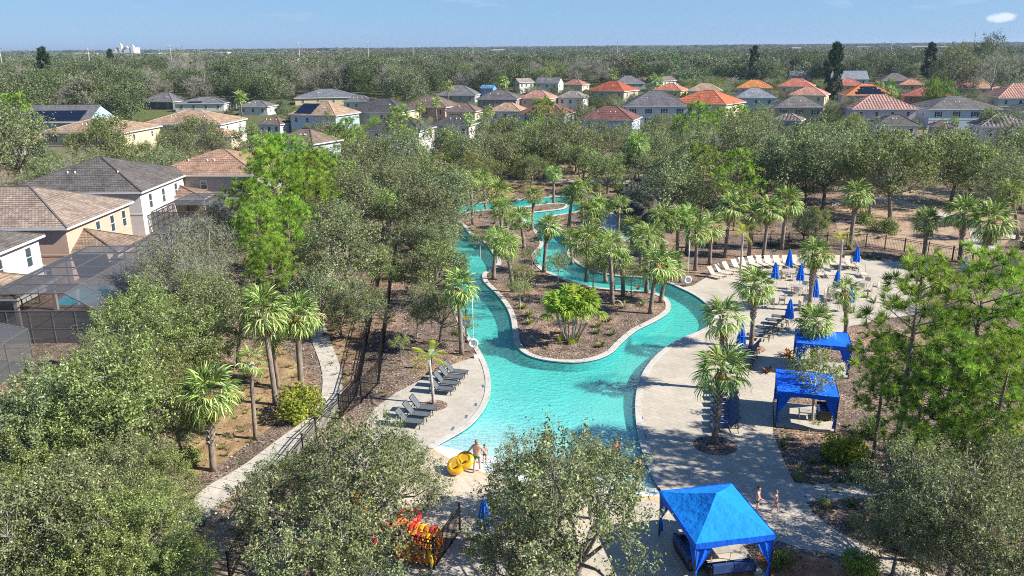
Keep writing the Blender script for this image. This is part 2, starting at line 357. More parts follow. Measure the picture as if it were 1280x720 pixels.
M['white'] = plain('white_paint', (.78, .78, .77), .5, .4, 0, .06); M['trim'] = plain('white_trim', (.72, .72, .72), .55, .4, 0, .08)
M['glass'] = plain('window_glass', (.05, .075, .09), .08, .9, 0, .3, .4); M['glass_dark'] = plain('dark_glass', (.015, .018, .022), .1, .8)
M['screen'] = screen_mat(); M['cage'] = plain('bronze_cage_frame', (.24, .235, .23), .4, .5, .5)
M['oak1'] = leaf_mat('oak_leaf_dark', (.15, .19, .05)); M['oak2'] = leaf_mat('oak_leaf', (.29, .35, .115)); M['oak3'] = leaf_mat('oak_leaf_pale', (.47, .54, .24), .2)
M['grey1'] = leaf_mat('grey_leaf_dark', (.14, .165, .075)); M['grey2'] = leaf_mat('grey_leaf', (.29, .34, .14)); M['grey3'] = leaf_mat('grey_leaf_pale', (.44, .48, .26), .2)
M['br1'] = leaf_mat('bright_leaf_dark', (.09, .17, .02)); M['br2'] = leaf_mat('bright_leaf', (.24, .38, .05)); M['br3'] = leaf_mat('bright_leaf_pale', (.40, .54, .10))
M['pn1'] = leaf_mat('pine_needle_dark', (.10, .20, .025)); M['pn2'] = leaf_mat('pine_needle', (.30, .47, .055)); M['pn3'] = leaf_mat('pine_needle_pale', (.48, .64, .12))
M['pm1'] = leaf_mat('palm_leaf_dark', (.12, .19, .035), .3); M['pm2'] = leaf_mat('palm_leaf', (.30, .42, .09), .3); M['pm3'] = leaf_mat('palm_leaf_pale', (.55, .64, .27), .25)
M['yl2'] = leaf_mat('yellow_palm_leaf', (.42, .50, .05), .35); M['yl3'] = leaf_mat('golden_palm_leaf', (.60, .60, .06), .35)
M['ol2'] = leaf_mat('olive_leaf', (.25, .26, .06)); M['dk'] = leaf_mat('conifer_leaf', (.035, .075, .025), .1); M['rust'] = leaf_mat('rust_leaf', (.26, .10, .04))
M['tan'] = leaf_mat('dry_leaf', (.40, .30, .15)); M['redleaf'] = leaf_mat('red_leaf', (.42, .04, .05))
M['w1'] = leaf_mat('wood_leaf_dark', (.065, .09, .035), .15); M['w2'] = leaf_mat('wood_leaf', (.17, .22, .08), .2); M['w3'] = leaf_mat('wood_leaf_grey', (.23, .24, .16), .15); M['w4'] = leaf_mat('wood_leaf_pale', (.29, .31, .19), .15); M['w5'] = leaf_mat('wood_leaf_brown', (.28, .23, .175), .1); M['w6'] = leaf_mat('wood_leaf_green', (.16, .25, .07), .2)
M['m1'] = leaf_mat('mid_leaf_dark', (.12, .15, .05)); M['m2'] = leaf_mat('mid_leaf', (.27, .335, .105)); M['m3'] = leaf_mat('mid_leaf_pale', (.50, .54, .28)); M['n1'] = leaf_mat('ash_leaf_dark', (.13, .15, .075)); M['n2'] = leaf_mat('ash_leaf', (.29, .34, .14)); M['n3'] = leaf_mat('ash_leaf_pale', (.47, .51, .29))
M['bark'] = bark_mat('oak_bark', (.09, .075, .06), (.27, .245, .21)); M['pale_bark'] = bark_mat('pale_bark', (.24, .22, .19), (.52, .49, .44)); M['twig'] = bark_mat('grey_twig', (.22, .205, .18), (.42, .40, .36), 12)
M['palm_bark'] = bark_mat('palm_bark', (.11, .085, .065), (.34, .285, .235), 4); M['boot'] = bark_mat('palm_boot', (.16, .12, .09), (.55, .50, .43), 7)
M['thatch'] = bark_mat('palm_thatch', (.16, .075, .03), (.46, .23, .10), 7); M['pine_bark'] = bark_mat('pine_bark', (.10, .07, .055), (.30, .24, .2))
M['blue'] = plain('blue_canvas', (.006, .12, .80), .75, .2, 0, .12, 2); M['blue_top'] = plain('blue_canvas_top', (.005, .33, .86), .7, .25, 0, .08, 1.2)
def canvas(name, rgb):
    q = N(name); q.set(.75, .25); f = q.noise(1.1, 3); q.col(q.ramp(f, [(.3, tuple(x*.82 for x in rgb)), (.7, rgb)]))
    mp = q.n('ShaderNodeMapping'); mp.inputs['Scale'].default_value = (1, 1, .35); q.l(q.coord(), mp.inputs[0]); q.bump(q.noise(3.2, 3, mp.outputs[0]), .6, .12); return q.m
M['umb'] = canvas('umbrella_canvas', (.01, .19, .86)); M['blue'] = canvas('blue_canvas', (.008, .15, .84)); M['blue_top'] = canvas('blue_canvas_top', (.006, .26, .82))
M['navy'] = plain('navy_sling', (.035, .075, .20), .6, .3); M['grey_sling'] = plain('grey_sling', (.12, .135, .155), .6, .3); M['beige_sling'] = plain('beige_sling', (.62, .55, .43), .7, .3)
M['beige_metal'] = plain('beige_metal', (.55, .50, .42), .4, .5, .2); M['rock'] = bark_mat('dark_rock', (.03, .028, .026), (.15, .135, .12), 2.5)
M['yellow'] = plain('yellow_vinyl', (.85, .45, .01), .25, .6, 0, .05); M['orange'] = plain('orange_vinyl', (.80, .17, .01), .25, .6, 0, .05); M['red'] = plain('red_vinyl', (.55, .03, .02), .3, .5)
M['skin'] = plain('skin', (.55, .27, .19), .55, .3, 0, .08, 8); M['skin2'] = plain('skin_pale', (.66, .40, .30), .55, .3, 0, .08, 8); M['hair'] = plain('dark_hair', (.03, .018, .012), .5); M['hair2'] = plain('light_hair', (.30, .19, .09), .5)
M['solar'] = plain('solar_panel', (.012, .016, .03), .15, .8, .3, .3, 1)
# ================================================================== the ground and the pool
K = 4
SEG_LEFT = [(541,561),(556,551),(583,535),(600,518),(610,500),(613,480),(610,462),(604,447),(596,433),(586,420),(578,405),(571,388),(567,366),(567,340),(566,315),(561,295),(557,279),(561,266),(572,258),(590,255)]
SEG_TOP = [(610,253),(640,251),(680,247),(706,246),(724,250),(729,256),(722,264),(700,268),(681,272),(676,277),(683,281)]
SEG_RIGHT = [(698,286),(709,294),(714,304),(711,312),(709,318),(716,325),(728,333),(745,340),(770,345),(800,347),(830,352),(850,360),(870,370),(885,382),(893,395),(889,405),(875,414),(855,422),(838,431),(820,445),(807,461),(799,479),(795,500),(796,530),(802,560),(812,587),(824,610)]
SEG_BEACH = [(829,621),(790,619),(740,615),(680,607),(624,597),(585,584),(558,571)]
ISLE = [(570,275),(574,268),(592,264),(612,262),(650,259),(680,255),(698,254),(710,256),(704,261),(682,264),(657,267),(652,271),(660,279),(669,287),(675,295),(679,304),(675,311),(669,319),(671,327),(680,337),(691,342),(710,350),(740,358),(770,362),(800,364),(820,367),(834,374),(838,384),(832,393),(815,403),(795,413),(777,428),(765,440),(745,449),(715,453),(680,450),(656,442),(644,429),(641,412),(639,398),(632,382),(618,365),(605,352),(604,342),(613,337),(622,328),(617,318),(604,302),(587,292),(579,282)]
ctrl = px_poly(SEG_LEFT + SEG_TOP + SEG_RIGHT + SEG_BEACH)
OUT = catmull(ctrl, K); ISL = catmull(px_poly(ISLE), 4)
nL, nT, nR = len(SEG_LEFT), len(SEG_TOP), len(SEG_RIGHT)
def area(P): return .5*sum(P[i][0]*P[(i+1) % len(P)][1] - P[(i+1) % len(P)][0]*P[i][1] for i in range(len(P)))
def offset(P, d, closed=True):
    s = 1 if area(P) > 0 else -1; out = []; n = len(P)
    for i in range(n):
        a = Vector(P[(i-1) % n] if closed or i else P[i]); b = Vector(P[(i+1) % n] if closed or i < n-1 else P[i])
        t = (b-a); t = t.normalized() if t.length > 1e-6 else Vector((1, 0))
        out.append((P[i][0] + t.y*d*s, P[i][1] - t.x*d*s))
    return out
def sheet(name, P, z, mat, holes=(), kind='structure', parent=None):
    loops = [[Vector((p[0], p[1], 0)) for p in L] for L in [P, *holes]]
    V = [p for L in loops for p in L]; mb = MB()
    mb.v = [(p.x, p.y, z) for p in V]
    for a, b, c in tessellate_polygon(loops):
        nz = (V[b]-V[a]).cross(V[c]-V[a]).z
        if abs(nz) < 1e-9: continue
        if nz < 0: a, b, c = c, b, a
        mb.f.append((a, b, c)); mb.m.append(0); mb.sm.append(False)
    o = mb.build(name, mat, parent); return tag(o, kind=kind) if parent is None else o
GROT = catmull(px_poly([(751,268),(762,266),(776,274),(790,281),(806,287),(808,297),(795,303),(778,300),(765,292),(754,282)]), 3)
BIG = [(-9000, -60), (9000, -60), (9000, 14000), (-9000, 14000)]
NEARP = [(-70, 5), (75, 5), (130, 190), (-110, 190)]
sheet('far_ground', BIG, 0.0, M['ground'], [NEARP[::-1]])
sheet('ground', NEARP, 0.0, M['mulch'], [OUT, GROT])
isl = sheet('island_ground', ISL, 0.0, M['mulch'])
# pool basin: floor that rises to a beach at the near end, walls, tile line, coping
bA, bB = Vector(at(541, 561)[:2]), Vector(at(829, 621)[:2]); bn = Vector((-(bB-bA).y, (bB-bA).x)).normalized()
if bn.y < 0: bn = -bn
xs = np.arange(-12, 26, .8); ys = np.arange(28, 145, .8)
fv = []; WZ = -0.10
for y in ys:
    for x in xs:
        d = (Vector((x, y)) - bA).dot(bn) - .9*math.sin(((Vector((x, y))-bA).dot((bB-bA).normalized()))/((bB-bA).length)*math.pi)*0
        fv.append((x, y, -.045 - .85*min(1, max(0, (d+.6)/19.0))))
nx = len(xs); ff = [(j*nx+i, j*nx+i+1, (j+1)*nx+i+1, (j+1)*nx+i) for j in range(len(ys)-1) for i in range(nx-1)]
def near_pool(f):
    c = fv[f[0]]
    return any(poly_in(c[0]+a, c[1]+b, OUT) for a in (-1, 0, 1.5) for b in (-1, 0, 1.5))
tag(add('pool_floor', mesh_np('pool_floor', fv, [f for f in ff if near_pool(f)], [M['plaster']], smooth=True)), kind='structure')
def wall_strip(name, P, z0, z1, mat, d=0.0):
    P = offset(P, d) if d else P; mb = MB()
    for i in range(len(P)):
        j = (i+1) % len(P); mb.face([(*P[i], z0), (*P[j], z0), (*P[j], z1), (*P[i], z1)])
    return tag(mb.build(name, mat), kind='structure')
OW = OUT[: (nL+nT+nR-1)*K+1]           # outer edge without the beach
def open_strip(name, P, z0, z1, mat):
    mb = MB()
    for i in range(len(P)-1): mb.face([(*P[i], z0), (*P[i+1], z0), (*P[i+1], z1), (*P[i], z1)])
    return tag(mb.build(name, mat), kind='structure')
open_strip('pool_wall', OW, -1.1, 0.0, M['wall_plaster']); wall_strip('island_wall', ISL, -1.1, 0.0, M['wall_plaster'])
sgn = 1 if area(OUT) > 0 else -1
def inner(P, d):  # towards the water for the outer edge
    return [q for q in offset(OUT, -d)][:len(P)]
open_strip('tile_line', inner(OW, .012), -.13, -.01, M['tile_line'])
wall_strip('island_tile_line', ISL, -.13, -.01, M['tile_line'], .012)
sheet('pool_water', OUT, WZ, M['water'], [ISL])
sheet('grotto_water', GROT, -.1, M['water2']); sheet('grotto_floor', offset(GROT, .5), -.7, M['coping'])
wall_strip('grotto_wall', GROT, -.75, 0, M['coping'])
def coping(name, P, w, z0, z1, closed=True, mat='coping', over=.04, side=1):
    A = offset(P, -over*side, closed); B = offset(P, w*side, closed); n = len(P)
    if not closed: A = offset(OUT, -over)[:n]; B = offset(OUT, w)[:n]
    root = MB()
    for i in range(n if closed else n-1):
        j = (i+1) % n
        root.face([(*A[i], z1), (*A[j], z1), (*B[j], z1), (*B[i], z1)]); root.face([(*A[i], z0), (*A[j], z0), (*A[j], z1), (*A[i], z1)]); root.face([(*B[i], z0), (*B[j], z0), (*B[j], z1), (*B[i], z1)])
    return tag(root.build(name, M[mat]), kind='structure')
coping('island_coping', ISL, .42, -.03, .05, side=-1)
coping('pool_coping', OW, .34, -.03, .045, closed=False)
coping('grotto_coping', GROT, .3, -.03, .05)
# decks
iL0, iL1 = 0, 7*K                              # left bank slice that touches the sun deck
left_bank = offset(OUT, .02)[iL0:iL1+1]
right0 = (nL+nT+nR-1)*K
iR0 = (nL+nT+11)*K                             # where the right deck meets the water (850,360)
rb = offset(OUT, .02)
beach = rb[right0:] + [rb[0]]
mid_b = len(beach)//2
deck_left = px_poly([(596,446),(575,452),(558,459),(528,474),(495,491),(470,509),(456,530),(448,560),(440,600),(436,650),(450,740),(520,790),(640,790)])
dl = deck_left + list(reversed([p for p in beach[:mid_b+1]][::-1]))*0 + [beach[mid_b]] + beach[mid_b+1:] + left_bank[1:]
sheet('sun_deck', dl, .008, M['concrete'])
DR_LAND = [(866,357),(884,346),(905,336),(925,327),(960,323),(1010,321),(1075,324),(1130,328),(1160,345),(1165,372),(1150,392),(1100,400),(1062,408),(1040,425),(1010,455),(978,470),(966,500),(966,540),(975,565),(986,590),(998,612),(1015,640),(1040,660),(1075,680),(1130,705),(1200,730)]
dr = rb[iR0:right0+1] + beach[1:mid_b+1] + px_poly([(640,790),(800,790),(842,740),(880,700),(962,672),(1000,686),(1040,692),(1120,722),(1160,745)]) + px_poly(DR_LAND[::-1])
sheet('paver_deck', dr, .012, M['paver'])
# sand-coloured strip along the beach edge and the paving below it
bst = px_poly([(534,563),(556,573),(585,587),(624,600),(680,610),(740,619),(800,625),(832,628)]); bin_ = px_poly([(541,561),(558,571),(585,584),(624,597),(680,607),(740,615),(790,619),(829,621)])
sheet('beach_edge_strip', bst + bin_[::-1], .017, M['sand'])
sheet('beach_paving', px_poly([(505,575),(534,563),(556,573),(585,587),(624,600),(680,610),(740,619),(760,640),(690,690),(585,680),(520,655),(490,620)]), .0145, M['beach_paver'])
# plank-like joints of the paving by the beach: one strip per joint line
jroot = thing('paving_joint_set', None, None); jroot['kind'] = 'structure'
for k in range(7):
    a = at(536+k*17, 578+k*5.0, .0); b = at(575+k*19, 622+k*4.2, .0)
    MB().bar((a.x, a.y, .0185), (b.x, b.y, .0185), .035, .004).build('paving_joint', M['path'], jroot)
# paths laid in slabs
def slab_path(name, Lp, Rp, n, mat, z=.05, gap=.03):
    root = bpy.data.objects.new(name, None); link(root); root['kind'] = 'structure'
    L = catmull(px_poly(Lp), 8, False); Rr = catmull(px_poly(Rp), 8, False)
    def s(P, t):
        x = t*(len(P)-1); i = min(int(x), len(P)-2); f = x-i; return (P[i][0]*(1-f)+P[i+1][0]*f, P[i][1]*(1-f)+P[i+1][1]*f)
    for i in range(n):
        e = .06/n*2
        t0, t1 = i/n+e*.12, (i+1)/n-e*.12
        P = [s(L, t0), s(L, (t0+t1)/2), s(L, t1), s(Rr, t1), s(Rr, (t0+t1)/2), s(Rr, t0)]
        if area(P) < 0: P = P[::-1]
        mb = MB(); mb.prism(P, -.05, z + random.Random(i).uniform(-.006, .006)); mb.build('slab', mat, root)
    return root
slab_path('garden_path', [(430,280),(408,310),(386,345),(381,375),(388,420),(400,455),(403,485),(392,515),(345,552),(300,585),(255,612),(215,650),(180,690)],
          [(446,284),(430,315),(412,348),(402,378),(410,418),(424,455),(428,485),(420,515),(385,556),(335,592),(290,620),(245,660),(215,700)], 34, M['path'])
slab_path('side_path', [(992,604),(1030,606),(1080,603),(1150,598)], [(1006,628),(1040,626),(1085,622),(1150,616)], 6, M['path'], .04)
slab_path('park_path', [(1040,254),(1075,248),(1100,246),(1140,254),(1180,266),(1205,278),(1212,296),(1198,310)], [(1040,257),(1075,252),(1100,250),(1140,259),(1172,271),(1230,285),(1248,298),(1240,318)], 14, M['path'], .04)
slab_path('park_path_branch', [(1235,283),(1262,292),(1300,302)], [(1242,290),(1266,299),(1300,309)], 4, M['path'], .045)
slab_path('back_path', [(555,232),(600,227),(650,224),(745,224),(820,228),(870,232)], [(555,236),(600,231),(650,228),(745,230),(820,234),(870,238)], 18, M['path'], .06)
# grass and mulch patches
sheet('tan_grass_patch', px_poly([(232,560),(270,500),(300,445),(345,425),(372,455),(380,505),(330,540),(262,590),(225,600)]), .004, M['tan_grass'])
sheet('bare_ground_strip', px_poly([(262,640),(330,590),(352,560),(362,575),(330,640),(300,720),(240,760),(240,700)]), .004, M['pink_grass'])
sheet('path_side_grass', px_poly([(405,395),(450,372),(470,400),(455,440),(440,480),(425,505),(420,470),(408,430)]), .004, M['litter_ground'])
sheet('park_grass', px_poly([(1040,262),(1110,240),(1190,232),(1260,250),(1270,290),(1235,330),(1120,312),(1050,296)]), .004, M['pink_grass'])
sheet('park_grass_behind', px_poly([(520,205),(600,215),(700,222),(830,222),(900,232),(960,262),(900,245),(820,236),(700,232),(540,244)]), .006, M['tan_grass'])
sheet('red_mulch_bed', px_poly([(950,681),(1000,692),(1040,700),(1100,722),(1150,760),(930,760),(945,710)]), .016, M['red_mulch'])
sheet('orange_mulch_patch', px_poly([(593,248),(600,236),(625,232),(650,238),(640,246),(612,250)]), .004, M['tan_grass'])
sheet('lawn_far', px_poly([(120,232),(190,205),(300,180),(430,160),(640,150),(900,150),(1200,165),(1500,175),(1500,120),(640,95),(0,95),(-200,160)]), .004, M['lawn'])
sheet('residential_street', px_poly([(300,170),(330,168),(420,140),(640,131),(900,128),(1300,136),(1300,139),(900,131),(640,134),(430,144),(340,172)]), .012, M['asphalt'])
sheet('clubhouse_lawn', px_poly([(640,222),(700,205),(820,196),(900,190),(920,205),(840,222),(740,226)]), .005, M['pink_grass'])
# ================================================================== fences
def fence(pts, h, label, cat='fence', picket=.11, post=2.4, single=False, mat='black', group=None, th=.02):
    o = thing('picket_fence', label, cat, (pts[0][0], pts[0][1], 0), 0, group); ox, oy = pts[0][0], pts[0][1]
    pk = MB(); first = None
    pm = MB().box((0, 0, h/2+.05), (.04, .04, h/2+.05)).mesh('post', M[mat]); km = MB().box((0, 0, h/2), (th/2, th/2, h/2-.06)).mesh('picket', M[mat])
    cap = MB().box((0, 0, h+.12), (.055, .055, .02)).mesh('post_cap', M[mat])
    for (x0, y0), (x1, y1) in zip(pts, pts[1:]):
        L = math.hypot(x1-x0, y1-y0); n = max(1, round(L/post)); an = math.atan2(y1-y0, x1-x0)
        for z in (.12, h-.22, h-.04): MB().box((0, 0, 0), (L/2, .018, .022)).build('rail', M[mat], o, ((x0+x1)/2-ox, (y0+y1)/2-oy, z), (0, 0, an))
        for i in range(n):
            p = add('post', pm, o, (x0+(x1-x0)*i/n-ox, y0+(y1-y0)*i/n-oy, 0), (0, 0, an)); add('post_cap', cap, p)
        kk = max(1, int(L/picket))
        for i in range(kk):
            x, y = x0+(x1-x0)*(i+.5)/kk, y0+(y1-y0)*(i+.5)/kk
            if single: add('picket', km, o, (x-ox, y-oy, 0), (0, 0, an))
            else: pk.box((x-ox, y-oy, h/2), (th/2, th/2, h/2-.06), 0, an)
    p = add('post', pm, o, (pts[-1][0]-ox, pts[-1][1]-oy, 0)); add('post_cap', cap, p)
    if not single: tag(pk.build('picket', M[mat], o), kind='stuff')
    return o
fence(px_poly([(452,504),(474,480),(479,440),(485,395),(490,350),(496,310),(503,275),(512,250)]), 1.7, 'black picket fence running up the slope beside the mulch bed left of the river', picket=.14)
fence(px_poly([(288,728),(317,668),(340,628),(362,596),(396,552),(425,524),(446,496),(452,470),(459,430),(467,390),(475,350)]), 1.4, 'long black picket fence following the garden path past its bend', picket=.14)
fence(px_poly([(452,504),(425,524)]), 1.6, 'short black fence panel closing the gap between the two long fences', picket=.12)
fence(px_poly([(575,667),(543,712),(511,703),(478,693)]), 1.5, 'black picket fence pen round the orange and yellow tubes', picket=.13, single=True, th=.028)
fence(px_poly([(940,307),(985,307),(1082,309),(1130,315),(1190,326),(1240,338),(1300,350)]), 1.5, 'black picket fence behind the blue umbrellas at the edge of the park lawn', picket=.15)
M['patio'] = concrete_mat('patio_brick', (.24, .19, .165), .2)
# ================================================================== houses
def roof_face(mb, e0, e1, r0, r1, rows, m=0, step=.035):
    e0, e1, r0, r1 = map(Vector, (e0, e1, r0, r1)); nrm = (e1-e0).cross(r0-e0).normalized()
    if nrm.z < 0: nrm = -nrm
    ed = (e1-e0).normalized(); sd = nrm.cross(ed); sd = -sd if sd.dot(r0-e0) < 0 else sd
    def uv(p): return ((p-e0).dot(ed), (p-e0).dot(sd))
    for k in range(rows):
        t0, t1 = k/rows, (k+1)/rows
        a = e0.lerp(r0, t0); b = e1.lerp(r1, t0); c = e1.lerp(r1, t1); d = e0.lerp(r0, t1)
        o = nrm*(step if rows > 1 else 0)
        P = [a+o, b+o, c, d]
        if (c-d).length < 1e-4: P = [a+o, b+o, c]
        mb.face(P, m, [uv(q) for q in P])
        if rows > 1: mb.face([a, b, b+o, a+o], m, [uv(q) for q in (a, b, b, a)])
def hip_roof(parent, w, d, ze, rise, mat, rows=1, over=.45, capm=None, gable=False, ridge_k=1.0, off=(0, 0), capr=.09, gw=None):
    hx, hy = w/2+over, d/2+over; ox, oy = off
    r = MB(); long_x = w >= d
    if gable:
        A = Vector((-hx, 0, ze+rise)); B = Vector((hx, 0, ze+rise))
        if gable == 'y': A = Vector((0, -hy, ze+rise)); B = Vector((0, hy, ze+rise))
    else:
        k = min(hx, hy)*ridge_k
        A, B = (Vector((-hx+k, 0, ze+rise)), Vector((hx-k, 0, ze+rise))) if long_x else (Vector((0, -hy+k, ze+rise)), Vector((0, hy-k, ze+rise)))
    c = [Vector(q) for q in ((-hx, -hy, ze), (hx, -hy, ze), (hx, hy, ze), (-hx, hy, ze))]
    o = Vector((ox, oy, 0)); c = [q+o for q in c]; A += o; B += o
    if gable == 'y':
        roof_face(r, c[1], c[2], A, B, rows); roof_face(r, c[3], c[0], B, A, rows); caps = [(A, B)]
    elif gable:
        roof_face(r, c[0], c[1], A, B, rows); roof_face(r, c[2], c[3], B, A, rows); caps = [(A, B)]
    elif long_x:
        roof_face(r, c[0], c[1], A, B, rows); roof_face(r, c[2], c[3], B, A, rows); roof_face(r, c[1], c[2], B, B, rows); roof_face(r, c[3], c[0], A, A, rows)
        caps = [(A, B), (c[0], A), (c[3], A), (c[1], B), (c[2], B)]
    else:
        roof_face(r, c[0], c[1], A, A, rows); roof_face(r, c[2], c[3], B, B, rows); roof_face(r, c[1], c[2], A, B, rows); roof_face(r, c[3], c[0], B, A, rows)
        caps = [(A, B), (c[0], A), (c[1], A), (c[2], B), (c[3], B)]
    if rows > 1: r.face([c[0]-Vector((0, 0, .06)), c[3]-Vector((0, 0, .06)), c[2]-Vector((0, 0, .06)), c[1]-Vector((0, 0, .06))])
    ro = r.build('roof', mat, parent)
    fm = MB()
    for i in range(4):
        a, b = c[i], c[(i+1) % 4]
        if gable and ((gable == 'y' and i in (0, 2)) or (gable != 'y' and i in (1, 3))): continue
        fm.bar(a-Vector((0, 0, .11)), b-Vector((0, 0, .11)), .06, .22)
    fm.build('fascia', M['trim'], ro)
    cm = MB()
    for a, b in caps:
        if (a-b).length > .05: cm.bar(a+Vector((0, 0, .03)), b+Vector((0, 0, .03)), capr*2, capr)
    if cm.v: cm.build('ridge_cap', capm or mat, ro)
    if gable:
        g = MB(); k = 1 - over/hx if gable != 'y' else 1
        if gable == 'y':
            for s in (-1, 1): yy = s*(hy-over); g.face([(ox-w/2, oy+yy, ze-.2), (ox+w/2, oy+yy, ze-.2), (ox, oy+yy, ze+rise-.12)])
        else:
            for s in (-1, 1): xx = s*(hx-over); g.face([(ox+xx, oy-d/2, ze-.2), (ox+xx, oy+d/2, ze-.2), (ox+xx, oy, ze+rise-.12)])
        g.build('gable_wall', gw or M['trim'], parent)
    return ro
_WIN = {}
def window_mesh(w, h):
    k = (round(w, 2), round(h, 2))
    if k not in _WIN:
        fr = MB(); t = .09
        for s in (-1, 1):
            fr.box((s*(w/2-t/2), -.04, 0), (t/2, .04, h/2)); fr.box((0, -.04, s*(h/2-t/2)), (w/2-t, .038, t/2))
        fr.box((0, -.035, 0), (w/2-t, .03, .03))
        _WIN[k] = (fr.mesh('window_frame', M['trim']), MB().box((0, -.012, 0), (w/2-t*.9, .012, h/2-t*.9)).mesh('pane', M['glass']))
    return _WIN[k]
def window(parent, x, y, z, w, h, rz, shutter=None):
    fr, pa = window_mesh(w, h)
    o = add('window', fr, parent, (x, y, z), (0, 0, rz)); add('pane', pa, o)
    if shutter:
        sm = MB(); [sm.box((s*(w/2+.22), -.02, 0), (.18, .02, h/2)) for s in (-1, 1)]; sm.build('shutter', shutter, o)
    return o
def house(label, x, y, w, d, rz, wall, roof, rise=None, ze=5.5, rows=1, capm=None, gable=False, front=3, side=2, left=2, shutter=None, name='house', porch=True, wz=None, group=None, over=.45, kind='flat', low=True, gw=None, garage=False, right_win=None, roofcap=.09):
    o = thing(name, label, 'house', (x, y, 0), rz, group)
    wm = stucco(wall); b = MB(); b.box((0, 0, (ze-.1)/2), (w/2, d/2, (ze-.1)/2)); b.build('wall', wm, o)
    if ze > 4: bd = MB(); [bd.box((0, s*(d/2+.01), ze*.48), (w/2+.03, .03, .09)) for s in (-1, 1)]; [bd.box((s*(w/2+.01), 0, ze*.48), (.03, d/2-.03, .09)) for s in (-1, 1)]; bd.build('band_course', wm, o)
    rise = rise or min(w, d)*.5*math.tan(R_(20))
    rm = roof_mat(roof, kind)
    ro = hip_roof(o, w, d, ze, rise, rm, rows, over, capm, gable, gw=gw or wm, capr=roofcap)
    vents = MB(); rr = random.Random(label)
    for _ in range(3):
        vx = rr.uniform(-.25, .25)*w; vents.tube([(vx, -d*.25, ze+rise*.40), (vx, -d*.25, ze+rise*.45+.5)], .09, 6)
    vents.v and vents.build('roof_vent', M['white'], ro)
    floors = [(ze*.74)] + ([ze*.27] if ze > 4 and low else []) if ze > 4 else [ze*.55]
    for fz in floors:
        for k in range(front):
            window(o, -w/2 + w*(k+.5)/front, -d/2-.002, fz, 1.0, 1.35, 0, shutter)
        for k in range(side): window(o, w/2+.002, -d/2 + d*(k+.5)/side, fz, .9, 1.35, math.pi/2)
        for k in range(left): window(o, -w/2-.002, -d/2 + d*(k+.5)/left, fz, .9, 1.35, -math.pi/2)
    if garage:
        MB().box((w*.25, -d/2-.03, 1.15), (1.3, .03, 1.15)).build('garage_door', M['trim'], o)
    return o
HN = []; RECT = []
HOUSES = []     # (x, y, radius) footprints that trees keep clear of
DARKT = (.082, .078, .075); TANT = (.33, .235, .16); BRNT = (.20, .15, .115)
# the three near houses of the left-hand row, eaves facing the pools
def near_house(label, pxn, pyn, ylen, wdt, wall, roof, capc, rise, wins, rz=0.0):
    c = at(pxn, pyn, 5.5); x = c.x-.45; y0 = c.y+.45
    o = house(label, x-wdt/2, y0+ylen/2, wdt, ylen, rz, wall, roof, rise, 5.5, 20, plain('ridge_tile', capc), front=0, side=0, left=0, over=.45)
    for t in wins:
        window(o, wdt/2+.002, -ylen/2+ylen*t, 3.9, 1.0, 1.9, math.pi/2)
    HOUSES.append((x-wdt/2, y0+ylen/2, max(wdt, ylen)*.62)); return o, x, y0
hA, ax, ay = near_house('pink-beige two-storey house with brown tiled roof behind the dark screened pool cage', 84, 285, 13.5, 17, (.60, .43, .33), (.36, .285, .23), (.16, .135, .12), 2.9, (.45, .68, .88))
hB, bx_, by_ = near_house('white two-storey house with dark grey tiled roof next behind the pink-beige house', 177, 240, 17, 17, (.72, .66, .60), (.165, .15, .138), (.06, .058, .055), 3.2, (.15, .38, .62, .85))
hC, cx_, cy_ = near_house('white two-storey house cut by the left edge of the picture', 56, 293, 14, 16, (.72, .68, .63), (.18, .16, .145), (.08, .075, .07), 2.7, (.55, .86))
hC.location.y -= 14.9
hD = house('house with tan tiled hip roof beyond the white house on the left', *at(258, 218, 5.5)[:2], 15, 14, R_(-4), (.42, .38, .33), (.44, .28, .19), 2.6, 5.5, 12, plain('ridge_tile', (.3, .2, .15)), front=3)
hd = at(258, 218, 5.5); HOUSES.append((hd.x, hd.y, 9)); hD.location.y += 7
# windows of the upper and lower floor on the walls that face the camera
for hh, wd, yl in ((hA, 17, 13.5), (hB, 17, 17)):
    window(hh, wd/2-2.4, -yl/2-.002, 1.1, .7, 1.1, 0)
def lanai(parent, x0, y0, x1, y1, z, rise, mat, rows=8):
    """lean-to hip roof of the covered porch, on posts, against the east wall"""
    r = MB(); ax0, ax1 = x0, x1
    A = Vector((x0, (y0+y1)/2, z+rise))
    c = [Vector((x0, y0, z)), Vector((x1, y0, z)), Vector((x1, y1, z)), Vector((x0, y1, z))]; T0 = Vector((x0, y0+(x1-x0)*.9, z+rise)); T1 = Vector((x0, y1-(x1-x0)*.9, z+rise))
    if T1.y < T0.y: T0 = T1 = Vector((x0, (y0+y1)/2, z+rise))
    roof_face(r, c[0], c[1], T0, T0, rows); roof_face(r, c[1], c[2], T0, T1, rows); roof_face(r, c[2], c[3], T1, T1, rows)
    ro = r.build('porch_roof', mat, parent)
    f = MB()
    for a, b in ((c[0], c[1]), (c[1], c[2]), (c[2], c[3])): f.bar(a-Vector((0, 0, .1)), b-Vector((0, 0, .1)), .06, .2)
    f.build('fascia', M['trim'], ro)
    cm = MB(); cm.bar(c[1]+Vector((0, 0, .04)), T0+Vector((0, 0, .04)), .18, .08); cm.bar(c[2]+Vector((0, 0, .04)), T1+Vector((0, 0, .04)), .18, .08); cm.build('ridge_cap', mat, ro)
    for yy in (y0+.3, y1-.3): MB().box((x1-.35, yy, (z-.2)/2), (.15, .15, (z-.2)/2)).build('porch_post', stucco((.6, .5, .42)), parent)
lanai(hA, 17/2+.02, -13.5/2+.2, 17/2+4.6, -13.5/2+6.4, 2.9, 1.7, roof_mat((.33, .245, .185)))
